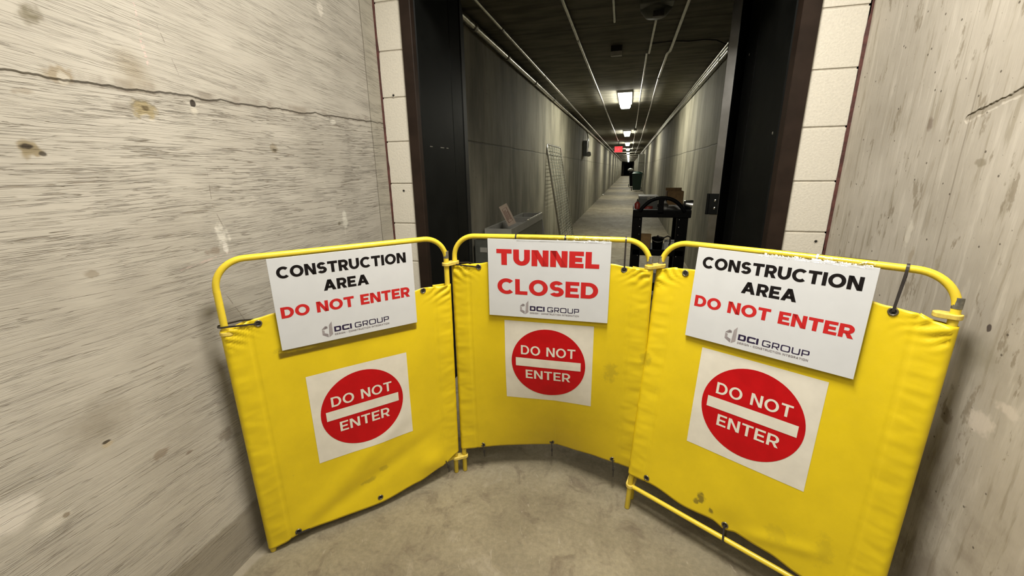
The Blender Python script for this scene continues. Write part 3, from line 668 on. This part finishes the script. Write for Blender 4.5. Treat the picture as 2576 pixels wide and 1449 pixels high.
tape_arc(P2, .25, .58, H - .0105, K2); tape_arc(P3, .30, .56, H - .0105, K3)
def ftape(P, s0, s1, t0, t1, K, dt=0.):
    def f(u, v): s_ = s0 + (s1 - s0) * u; t_ = t0 + (t1 - t0) * v + dt * u; return P.p(s_, t_, surf_n(P.k, s_, t_) + .0020 + .0030 * mn.noise(Vector((s_ * 22, v * 2, 9))) ** 2 + .003 * sin(pi * v))
    K('tape', MB().grid(f, 40, 8), M_tape, label='clear tape under the board')
ftape(P1, .125, .580, .722, .752, K1)
# clips joining neighbouring posts
def stadium(a, b, r, th, up):
    d = (b - a); d.z = 0; ang = atan2(d.y, d.x); L = d.length; pts = []
    for i in range(13): q = -pi / 2 + pi * i / 12; pts.append((L + r * cos(q), r * sin(q)))
    for i in range(13): q = pi / 2 + pi * i / 12; pts.append((r * cos(q), r * sin(q)))
    Mx = T(a.x, a.y, (a.z + b.z) / 2 - th / 2) @ RZ(ang); return MB().prism(pts, 0, th, 0, Mx)
PL, PM, PR = panels['left'], panels['middle'], panels['right']
for a, b in ((PL.p(W, .950), PM.p(0, .950)), (PM.p(W, .968), PR.p(0, .962)), (PL.p(W, .078), PM.p(0, .078)), (PM.p(W, .092), PR.p(0, .110))):
    o = stadium(a, b, .0165, .0125, 0).build('hinge_clip', M_clip, label='pale yellow clip joining two posts'); child(o, barrier); bv = o.modifiers.new('bevel', 'BEVEL'); bv.width = .002; bv.segments = 2
for P, s_, t_, dx in ((PR, W, .956, -.022), (PL, 0, .835, .008), (PR, W, .11, -.02)):
    o = stadium(P.p(s_, t_), P.p(s_ + dx, t_), .0155, .0125, 0).build('hinge_clip', M_clip, label='pale yellow unused clip'); child(o, barrier); bv = o.modifiers.new('bevel', 'BEVEL'); bv.width = .002; bv.segments = 2

# ------------------------------------------------------------ tunnel: ceiling lights
def ceiling_light(first=True):
    root = empty('ceiling_light'); L = .62; w = .105
    MB().bbox((-w, -L, -.03), (w, L, 0), .004).build('housing', M_white, root)
    # wrap-around prismatic lens with end caps
    pr = [(-w + .020, -.018), (-w + .020, -.07), (-w + .040, -.098), (w - .040, -.098), (w - .020, -.07), (w - .020, -.018)]
    mb = MB(); n = len(pr); vs = [(x, y, z) for y in (-L + .02, L - .02) for x, z in pr]
    mb.add(vs, [(i, i + 1, n + i + 1, n + i) for i in range(n - 1)] , 0); mb.build('lens', M_lamp, root); [MB().prism([(a, -b) for a, b in pr], y, y + .008, 0, Matrix.Rotation(-pi / 2, 4, 'X')).build('end_cap', M_lampend, root) for y in (-L + .012, L - .02)]
    for sx in (-.035, .035): MB().bbox((sx - .006, -L + .012, -.06), (sx + .006, -L + .022, -.02), .001).build('clip', M_ferrule, root)
    return root
def dup(o, parent=None):
    c = o.copy(); COL.objects.link(c); c.parent = parent
    for ch in list(o.children): dup(ch, c)
    return c
fix = ceiling_light(); ords = ['nearest the doorway', 'second from the doorway', 'third from the doorway', 'fourth from the doorway', 'fifth from the doorway', 'sixth from the doorway', 'seventh from the doorway', 'eighth from the doorway', 'ninth from the doorway', 'tenth from the doorway', 'eleventh from the doorway', 'farthest, above the dark end doors']
for i in range(12):
    o = fix if i == 0 else dup(fix)
    o.location = (-.12, 7.4 if i == 0 else 14.2 + 6.0 * (i - 1), TC)
    tag(o, 'lit white fluorescent fixture on the tunnel ceiling, ' + ords[i], 'ceiling light', 'fluorescent fixtures along the tunnel ceiling')
# ------------------------------------------------------------ conduits
def conduit(name, pts, r, label, joints=None, mat=M_galv):
    root = empty(name, pts[0], label=label, cat='pipe', group='steel conduits in the tunnel'); inv = Matrix.Translation(-root.location)
    o = MB().tube(pts, r, 10).build('pipe', mat, root); o.matrix_parent_inverse = inv
    if joints:
        for y in joints:
            for (a, b) in zip(pts, pts[1:]):
                if a[1] <= y <= b[1]:
                    q = Vector(a).lerp(Vector(b), (y - a[1]) / (b[1] - a[1])); o = MB().tube([q - Vector((0, .02, 0)), q + Vector((0, .02, 0))], r * 1.28, 10).build('coupling', M_ferrule, root); o.matrix_parent_inverse = inv
    return root
conduit('conduit', [(-1.0, 2.8, 2.325), (-1.0, 30, 2.325), (-1.0, 72, 2.325)], .013, 'thin conduit under the left edge of the tunnel ceiling, thicker one below it', [3.45, 5.2, 8.2, 12])
conduit('conduit', [(-1.175, 2.62, 2.318), (-1.175, 30, 2.318), (-1.175, 72, 2.318)], .027, 'thick conduit running along the top of the left tunnel wall', [3.3, 4.2, 5.45, 6.8, 8.3, 10.4, 13])
conduit('conduit', [(-.483, 2.8, 2.35), (-.48, 18.1, 2.35)], .013, 'long conduit on the ceiling left of the lights, ending at the exit sign', [4.0, 8.5])
conduit('conduit', [(.10, 4.6, 2.35), (.121, 12.7, 2.35), (.13, 30, 2.35)], .010, 'thin conduit just right of the lights with a small white box on it', [7.6])
conduit('conduit', [(.131, 3.63, 2.35), (.122, 4.63, 2.35)], .010, 'short dark conduit running from the round dark ceiling fitting')
conduit('conduit', [(.322, 2.8, 2.35), (.311, 4.6, 2.35), (.291, 4.69, 2.35), (.287, 5.85, 2.35), (.31, 8.0, 2.35), (.38, 17, 2.35), (.42, 38, 2.35)], .013, 'kinked conduit on the ceiling right of the lights', [5.85, 9.0])
conduit('conduit', [(-.157, 2.8, 2.355), (-.17, 3.64, 2.355)], .009, 'short conduit stub above the small white ceiling box')
conduit('conduit', [(.80, 2.9, 2.292), (.80, 14, 2.292), (.80, 34, 2.292)], .013, 'lowest of the three conduits along the top of the right tunnel wall', [4.9, 6.2])
conduit('conduit', [(.80, 2.9, 2.325), (.80, 14, 2.325), (.80, 34, 2.325)], .012, 'middle one of the three conduits along the right tunnel wall', [4.9, 6.6])
conduit('conduit', [(.795, 4.45, 2.356), (.795, 14, 2.356), (.795, 34, 2.356)], .011, 'topmost of the three conduits, starting at the black bracket', [6.9])
MB().tube([(.125, 4.40, 2.371), (.31, 4.36, 2.369), (.45, 4.42, 2.370), (.57, 4.40, 2.368), (.68, 4.44, 2.365), (.77, 4.50, 2.34)], .0055, 8).build('cable', M_tie, label='thin black cable crossing the tunnel ceiling to the right wall', cat='cable')
MB().bbox((.775, 4.38, 2.25), (.838, 4.43, 2.375), .003).build('wall_bracket', M_tie, label='black bracket at the top of the right tunnel wall where the upper conduit starts', cat='bracket')
# ceiling boxes
root = empty('junction_box', (-.175, 4.43, TC), label='small pale box hanging from the ceiling in front of the nearest light', cat='junction box')
MB().bbox((-.05, -.05, -.055), (.05, .15, 0), .004).build('box', M_tie, root); MB().bbox((-.05, -.06, -.09), (.05, -.03, -.05), .003).build('cover_plate', M_white, root, label='white plate')
root = empty('ceiling_speaker', (.118, 3.47, TC), label='dark round fitting on the tunnel ceiling just inside the doorway', cat='ceiling fitting')
MB().lathe([(.0001, 0), (.108, 0), (.104, -.03), (.07, -.07), (.0001, -.08)], 28).build('body', M_greybox, root); MB().bbox((-.11, -.15, -.03), (.11, -.04, 0), .006).build('base_plate', M_greybox, root); MB().bbox((-.02, -.11, -.10), (.05, -.07, -.065), .004).build('bracket', M_tie, root)
root = empty('junction_box', (.115, 12.9, 2.335), label='small white box on the thin conduit right of the second light', cat='junction box')
MB().bbox((-.045, -.09, -.03), (.045, .09, .035), .006).build('box', M_white, root); MB().bbox((-.02, -.1, -.02), (.02, -.09, .02), .002).build('knockout', M_ferrule, root)
# wall mounted box on the left wall
root = empty('wall_alarm', (TL, 12.0, 1.84), label='grey box with a round lamp on the left tunnel wall, fed by a bent tube', cat='alarm')
MB().bbox((0, -.22, -.22), (.11, .16, .17), .01).build('box', M_greybox, root); MB().lathe([(.0001, .10), (.05, .09), (.065, .04), (.065, 0)], 16, T(.11, -.05, -.17) @ RY(pi / 2)).build('lamp_head', M_greylight, root)
MB().tube([(.10, .0, -.10), (.125, .0, .05), (.11, .0, .24), (.08, .02, .36), (.05, .05, .42), (.045, .08, .47)], .013, 8).build('conduit_elbow', M_chrome, root)
# exit sign
root = empty('exit_sign', (-.46, 18.6, 2.045), label='small glowing red EXIT sign hanging below the tunnel ceiling', cat='exit sign')
MB().bbox((-.16, 0, -.115), (.16, .05, .115), .008).build('housing', M_exit, root)
mb = MB(); put_polys(mb, text('EXIT', -.115, -.055, .23, .11, .2, 2., 1., .16), lambda a, b: Vector((a, -.004, b)), 0, 1.); mb.build('lettering', M_exit2, root, label='brighter red letters')
mb = MB()
for a, b in (((-.15, -.006, .095), (.15, 0, .105)), ((-.15, -.006, -.105), (.15, 0, -.095)), ((-.15, -.006, -.105), (-.14, 0, .105)), ((.14, -.006, -.105), (.15, 0, .105))): mb.box(a, b)
mb.build('border', M_exit2, root); MB().tube([(0, .025, .11), (0, .025, .335)], .012, 8).build('hanger', M_tie, root)

# ------------------------------------------------------------ tool cart
C0 = Vector((.075, 4.0, 0)); CW, CD = .455, .62
cart = empty('utility_cart', (C0.x + CW / 2, C0.y, 0), label='black plastic utility cart with an arched push handle inside the tunnel', cat='cart')
X0, X1 = -CW / 2, CW / 2
for sx in (-1, 1):
    for y in (0., CD):
        a = X0 - .005 if sx < 0 else X1 - .085 if y == 0 else X1 - .055
        w = .077 if sx < 0 else .095
        o = MB().bbox((a, y, .12), (a + (w if y == 0 else .055), y + .05, .86), .006).build('post', M_cart, cart)
        if y == 0:
            for z in (.84, .77, .70, .60, .50):
                xx = a + (w - .02 if sx < 0 else .02)
                MB().lathe([(.0001, .003), (.0035, .0025), (.0045, 0)], 8, T(xx, y - .0002, z) @ RX(pi / 2)).build('bolt', M_chrome, o, label='shiny bolt head')
MB().bbox((X0 - .012, -.012, .855), (X1 + .03, .06, .925), .008).build('front_bar', M_cart, cart)
MB().bbox((X0 - .005, .03, .875), (X1 + .02, CD + .04, .895), .006).bbox((X0 - .008, .03, .875), (X0 + .01, CD + .05, .925), .004).bbox((X1 + .0, .03, .875), (X1 + .025, CD + .05, .925), .004).bbox((X0, CD + .03, .875), (X1 + .02, CD + .05, .925), .004).build('tray', M_cart, cart)
MB().bbox((X0, .02, .50), (X1, CD, .52), .006).bbox((X0, .0, .50), (X1, .02, .56), .006).build('shelf', M_cart, cart)
MB().bbox((X0, .02, .16), (X1, CD, .19), .006).bbox((X0, .0, .16), (X1, .02, .24), .006).build('shelf', M_cart, cart)
hp = [Vector((X0 + .045 + (CW - .075) * i / 24, -.02 + .0, .915 + .115 * (1 - abs(2 * i / 24 - 1) ** 2.4))) for i in range(25)]
MB().tube(hp, .0165, 12).build('push_handle', M_cart, cart)
MB().bbox((-.028, -.035, .90), (.018, -.008, 1.035), .006).build('handle_column', M_cart, cart)
for sx in (X0 + .04, X1 - .03):
    for y in (.06, CD - .04):
        w = MB().tube([(sx - .014, y, .055), (sx + .014, y, .055)], .055, 20).build('caster', M_cart, cart); MB().bbox((sx - .022, y - .03, .06), (sx + .022, y + .03, .13), .004).build('caster_fork', M_ferrule, w)
def thing(name, mb, mat, label, cat, parts=(), loc=None, group=None):
    o = mb.build(name, mat, label=label, cat=cat, group=group)
    if loc: o.location = loc
    for pn, pm, pmat in parts: pm.build(pn, pmat, o)
    return o
def boxo(w, d, h, th=.004):
    return MB().box((-w / 2, -d / 2, 0), (w / 2, d / 2, th)).box((-w / 2, -d / 2, 0), (w / 2, -d / 2 + th, h)).box((-w / 2, d / 2 - th, 0), (w / 2, d / 2, h)).box((-w / 2, -d / 2, 0), (-w / 2 + th, d / 2, h)).box((w / 2 - th, -d / 2, 0), (w / 2, d / 2, h))
zt = .896
thing('cardboard_box', boxo(.15, .20, .175), M_card, 'tall brown cardboard box standing open on top of the black cart', 'box', [('flap', MB().box((-.075, .1, .175), (.075, .104, .20)), M_card)], (.445, 4.42, zt))
thing('parts_case', MB().bbox((-.09, -.13, 0), (.09, .13, .115), .008), M_greybox, 'low grey case on the left of the cart tray', 'case', [('lid', MB().bbox((-.093, -.133, .115), (.093, .133, .128), .004), M_greylight), ('latch', MB().bbox((-.015, -.139, .09), (.015, -.13, .12), .002), M_ferrule)], (.205, 4.48, zt))
thing('clamp_lamp', MB().lathe([(.0001, 0), (.028, .0), (.034, .02), (.045, .06), (.048, .075)], 20, T(0, 0, .075) @ RY(radians(100))), M_steel, 'silver lamp hood at the right end of the cart tray', 'work lamp', [('stem', MB().tube([(0, 0, .0), (0, 0, .07)], .008, 8), M_tie)], (.50, 4.12, zt))
thing('red_squeeze_bottle', MB().lathe([(.0001, 0), (.024, 0), (.026, .01), (.026, .07), (.014, .085), (.010, .09)], 16), M_redplast, 'small red bottle at the left end of the cart tray', 'bottle', [('nozzle', MB().lathe([(.010, .09), (.004, .115), (.0001, .117)], 12), M_tie)], (.098, 4.14, zt))
thing('spray_bottle', MB().lathe([(.0001, 0), (.03, 0), (.032, .01), (.032, .06), (.013, .085), (.012, .095)], 16), M_greylight, 'pale bottle behind the right half of the arched handle', 'bottle', [('cap', MB().lathe([(.014, .095), (.014, .115), (.0001, .117)], 12), M_tie)], (.345, 4.16, zt))
thing('clear_tub', boxo(.15, .14, .045, .003), M_greylight, 'shallow pale tub of fittings in the right half of the cart tray', 'tub', [('rim', MB().bbox((-.08, -.075, .042), (.08, -.067, .049), .002).bbox((-.08, .067, .042), (.08, .075, .049), .002).bbox((-.08, -.067, .042), (-.072, .067, .049), .002).bbox((.072, -.067, .042), (.08, .067, .049), .002), M_white)], (.43, 4.22, zt))
thing('roll_of_tape', MB().lathe([(.022, 0), (.045, 0), (.045, .04), (.022, .04), (.022, 0)], 24), M_redplast, 'dark red roll in the left half of the cart tray', 'tape roll', [('core', MB().lathe([(.0215, 0), (.0215, .04), (.0195, .04), (.0195, 0), (.0215, 0)], 24), M_card)], (.20, 4.24, zt))
thing('wrench', MB().bbox((-.08, -.012, 0), (.06, .012, .008), .003).lathe([(.010, 0), (.024, 0), (.024, .009), (.010, .009), (.010, 0)], 16, T(.075, 0, 0)), M_steel, 'steel wrench lying at the front edge of the cart tray', 'wrench', (), (.20, 4.11, zt))
zs2 = .5205
thing('cardboard_box', boxo(.10, .16, .155), M_card, 'brown cardboard box on the shelf under the cart tray, left side', 'box', [('flap', MB().box((-.05, -.081, .15), (.05, -.077, .175)), M_card)], (.19, 4.14, zs2))
thing('bucket', MB().lathe([(.0001, 0), (.042, 0), (.052, .125), (.056, .13), (.056, .137), (.050, .137), (.040, .004), (.0001, .004)], 24), M_cart, 'black pail in the middle of the cart shelf', 'bucket', [('bail_handle', MB().tube([(.055 * cos(a), -.01, .13 + .0 * sin(a)) if 0 else (.056 * cos(a), -.056 * sin(a) * .9, .128 - .03 * sin(a)) for a in [pi * i / 12 for i in range(13)]], .003, 6), M_ferrule)], (.305, 4.12, zs2))
thing('document_pouch', MB().bbox((-.045, 0, 0), (.045, .012, .11), .002, 0, RX(radians(-12))), M_greylight, 'pale pouch leaning on the right of the cart shelf', 'pouch', [('zip', MB().bbox((-.04, -.003, .09), (.04, 0, .095), .001, 0, RX(radians(-12))), M_tie)], (.415, 4.16, zs2))
thing('hose', MB().tube([(.29, 4.09, .665), (.300, 4.085, .68), (.315, 4.08, .665), (.335, 4.08, .655), (.36, 4.09, .66), (.39, 4.11, .672), (.415, 4.13, .66), (.42, 4.16, .60), (.40, 4.2, .53)], .006, 8), M_tie, 'thin black hose looping over the pail on the cart shelf', 'hose')

# ------------------------------------------------------------ stored things on the left
# grey steel gang box, tilted top with open compartments
root = empty('steel_toolbox', (-1.085, 4.20, 0), label='long grey-green steel chest with open top compartments along the left tunnel wall', cat='tool chest')
MB().bbox((-.12, -.70, .06), (.12, .70, .72), .006).bbox((-.12, -.66, 0), (-.06, -.58, .06), .004).bbox((.06, -.66, 0), (.12, -.58, .06), .004).bbox((-.12, .58, 0), (-.06, .66, .06), .004).bbox((.06, .58, 0), (.12, .66, .06), .004).build('body', M_greybox, root)
m = MB()
for a, b in (((-.125, -.705, .72), (.125, -.685, .79)), ((-.125, .685, .72), (.125, .705, .79)), ((-.125, -.685, .72), (-.105, .685, .79)), ((.105, -.685, .72), (.125, .685, .79)), ((-.105, -.20, .72), (.105, -.17, .785)), ((-.105, .22, .72), (.105, .28, .788))): m.bbox(a, b, .003)
m.build('rim', M_greylight, root)
MB().tube([(.118, -.05, .796), (.118, .68, .796)], .006, 8).build('front_rail', M_chrome, root)
for y in (-.04, .66): MB().bbox((.095, y - .035, .788), (.13, y + .035, .803), .004).build('corner_bracket', M_chrome, root)
MB().bbox((.119, .35, .30), (.124, .50, .62), .002).build('recess', M_tie, root, label='dark plate painting the shade of a recess in the side')  # flat dark plate, shade of the hollow put into its colour
Ms = T(-.905, 5.02, 0) @ RY(radians(-9)); thing('metal_sheet', MB().bbox((-.13, -.006, .0), (.0, .006, .79), .002, 0, Ms).bbox((-.13, .006, .76), (.0, .03, .79), .002, 0, Ms), M_greybox, 'grey sheet standing across the far end of the steel chest', 'sheet', [('pale_edge', MB().bbox((.0, -.03, .0), (.035, .004, .80), .002, 0, Ms), M_greylight)])
Mc = T(-.985, 3.62, .812) @ RY(radians(-27))
mb = MB().bbox((-.04, -.003, 0), (.04, .003, .195), .001, 0, Mc)
dr = MB()
for pl_ in ([(-.02, .03), (-.022, .16), (.02, .165), (.022, .035), (-.02, .03)], [(-.010, .05), (-.012, .14), (.0, .145), (.0, .06), (.012, .05), (.013, .13)]): dr.tube([Mc @ Vector((a, -.0035, b)) for a, b in pl_], .002, 6)
o = mb.build('printed_card', M_paper, label='small beige card with a red-brown drawing propped on the steel chest', cat='card'); dr.build('drawing', M_redbrown, o)
thing('milk_crate', boxo(.16, .28, .30, .010), M_tie, 'tall black crate on the floor in front of the steel chest', 'crate', [('handle_rim', MB().bbox((-.082, -.144, .285), (.082, -.139, .305), .002), M_greybox)], (-1.10, 3.28, 0))
thing('steel_bin', boxo(.155, .275, .44, .004), M_greybox, 'narrow grey bin standing on the black crate', 'bin', [('label_holder', MB().bbox((-.03, -.143, .34), (.03, -.1375, .38), .002), M_greylight)], (-1.10, 3.28, .3055))
# leaning wire panel
root = empty('wire_panel', (-1.0, 7.2, 0), label='tall galvanised wire mesh panel leaning against the left tunnel wall', cat='wire panel')
def wp(y, h, o=0.): return Vector((.06 - .29 * h / 1.70 - o, y, h * .992))
inv = None
fr = [wp(-.70, .03), wp(-.70, .8), wp(-.70, 1.60)] + [wp(-.70 + .07 - .07 * cos(a), 1.60 + .07 * sin(a)) for a in (.4, .8, 1.2, 1.57)] + [wp(.62, 1.67)] + [wp(.70 - .07 + .07 * sin(a) - .01, 1.60 + .07 * cos(a)) for a in (.4, .8, 1.2, 1.57)] + [wp(.69, .9), wp(.69, .03)]
MB().tube(fr, .016, 10).build('frame', M_galv, root)
MB().tube([wp(-.70, .08), wp(.69, .08)], .012, 8).build('bottom_rail', M_galv, root)
m = MB()
for i in range(34): h = .12 + i * .0455; m.tube([wp(-.69, h), wp(.0, h + .01 * sin(i)), wp(.68, h)], .0035, 5, cap=False)
m.build('wire_infill', M_wire, root)
for i in range(5): y = -.47 + i * .235; MB().tube([wp(y, .09, -.008), wp(y, 1.66, -.008)], .004, 6).build('upright_wire', M_wire, root)
MB().tube([wp(-.70, 1.66), Vector((-.262, -.74, 1.63)), Vector((-.268, -.80, 1.52)), Vector((-.268, -.80, .6)), Vector((-.20, -.80, .02))], .007, 8).build('prop_rod', M_ferrule, root)
# ------------------------------------------------------------ far things on the right
def bin_(x, y, mat, label, lidc):
    root = empty('wheeled_bin', (x, y, 0), label=label, cat='bin', group='wheeled bins far down the tunnel')
    vs = []
    for z, w, d in ((.06, .21, .23), (.98, .28, .32)): vs += [(-w, -d, z), (w, -d, z), (w, d, z), (-w, d, z)]
    MB().add(vs, [(0, 3, 2, 1), (4, 5, 6, 7), (0, 1, 5, 4), (1, 2, 6, 5), (2, 3, 7, 6), (3, 0, 4, 7)]).build('body', mat, root)
    MB().grid(lambda u, v: Vector((-.30 + .60 * u, -.35 + .72 * v, .985 + .12 * sin(pi * u) ** .6 * sin(pi * v) ** .5)), 12, 12).bbox((-.30, -.35, .96), (.30, .37, .99), .01).build('lid', lidc, root)
    for sx in (-1, 1): MB().tube([(sx * .25, .24, .10), (sx * .29, .24, .10)], .10, 16).build('wheel', M_cart, root)
    MB().tube([(-.2, .37, 1.0), (-.2, .41, 1.0), (.2, .41, 1.0), (.2, .37, 1.0)], .015, 8).build('handle', mat, root)
bin_(.50, 26.0, M_green, 'dark green wheeled bin far down the tunnel by the right wall', M_green)
bin_(.33, 31.5, M_cart, 'black wheeled bin behind the green one, farther down the tunnel', M_cart)
thing('plastic_bag', MB().lathe([(.0001, 0), (.16, .0), (.20, .05), (.15, .13), (.05, .17), (.0001, .18)], 14), M_white, 'white bag lying on the lid of the black wheeled bin', 'bag', (), (.12, 31.4, 1.112))
thing('electrical_cabinet', MB().bbox((-.33, -.7, .04), (0, .7, .95), .01), M_greybox, 'grey-green cabinet mounted on the right tunnel wall above the green bin', 'cabinet', [('door', MB().bbox((-.325, -.715, .49), (-.01, -.7, .93), .004), M_greylight), ('door', MB().bbox((-.325, -.715, .02), (-.01, -.7, .46), .004), M_greylight)], (.838, 26.5, 1.1))
thing('paper_cup', MB().lathe([(.0001, 0), (.03, 0), (.04, .09), (.037, .09), (.028, .004), (.0001, .004)], 14), M_white, 'tiny white cup on the tunnel floor by the left wall', 'cup', (), (-1.15, 21.2, 0))

# ------------------------------------------------------------ light
def area(name, loc, sx, sy, power, col, rot=(0, 0, 0)):
    l = bpy.data.lights.new(name, 'AREA'); l.shape = 'RECTANGLE'; l.size = sx; l.size_y = sy; l.energy = power; l.color = col
    o = bpy.data.objects.new(name, l); COL.objects.link(o); o.location = loc; o.rotation_euler = rot; return o
area('corridor_light', (-.05, .85, CH - .05), .25, .8, 43, (1., .945, .85))
area('corridor_light_behind', (.10, -.75, CH - .05), .30, 1.2, 13, (1., .945, .85))
w = bpy.data.worlds.new('dark'); scn.world = w; w.use_nodes = True; w.node_tree.nodes['Background'].inputs[0].default_value = (.0, .0, .0, 1); w.node_tree.nodes['Background'].inputs[1].default_value = 0
vs = scn.view_settings; vs.view_transform = 'Standard'; vs.look = 'None'; vs.gamma = 1; vs.use_curve_mapping = False; vs.exposure = 0.6
scn.cycles.max_bounces = 6; scn.cycles.diffuse_bounces = 2; scn.cycles.glossy_bounces = 3; scn.cycles.use_adaptive_sampling = True; scn.cycles.adaptive_threshold = .05; scn.cycles.adaptive_min_samples = 16; scn.cycles.use_denoising = True
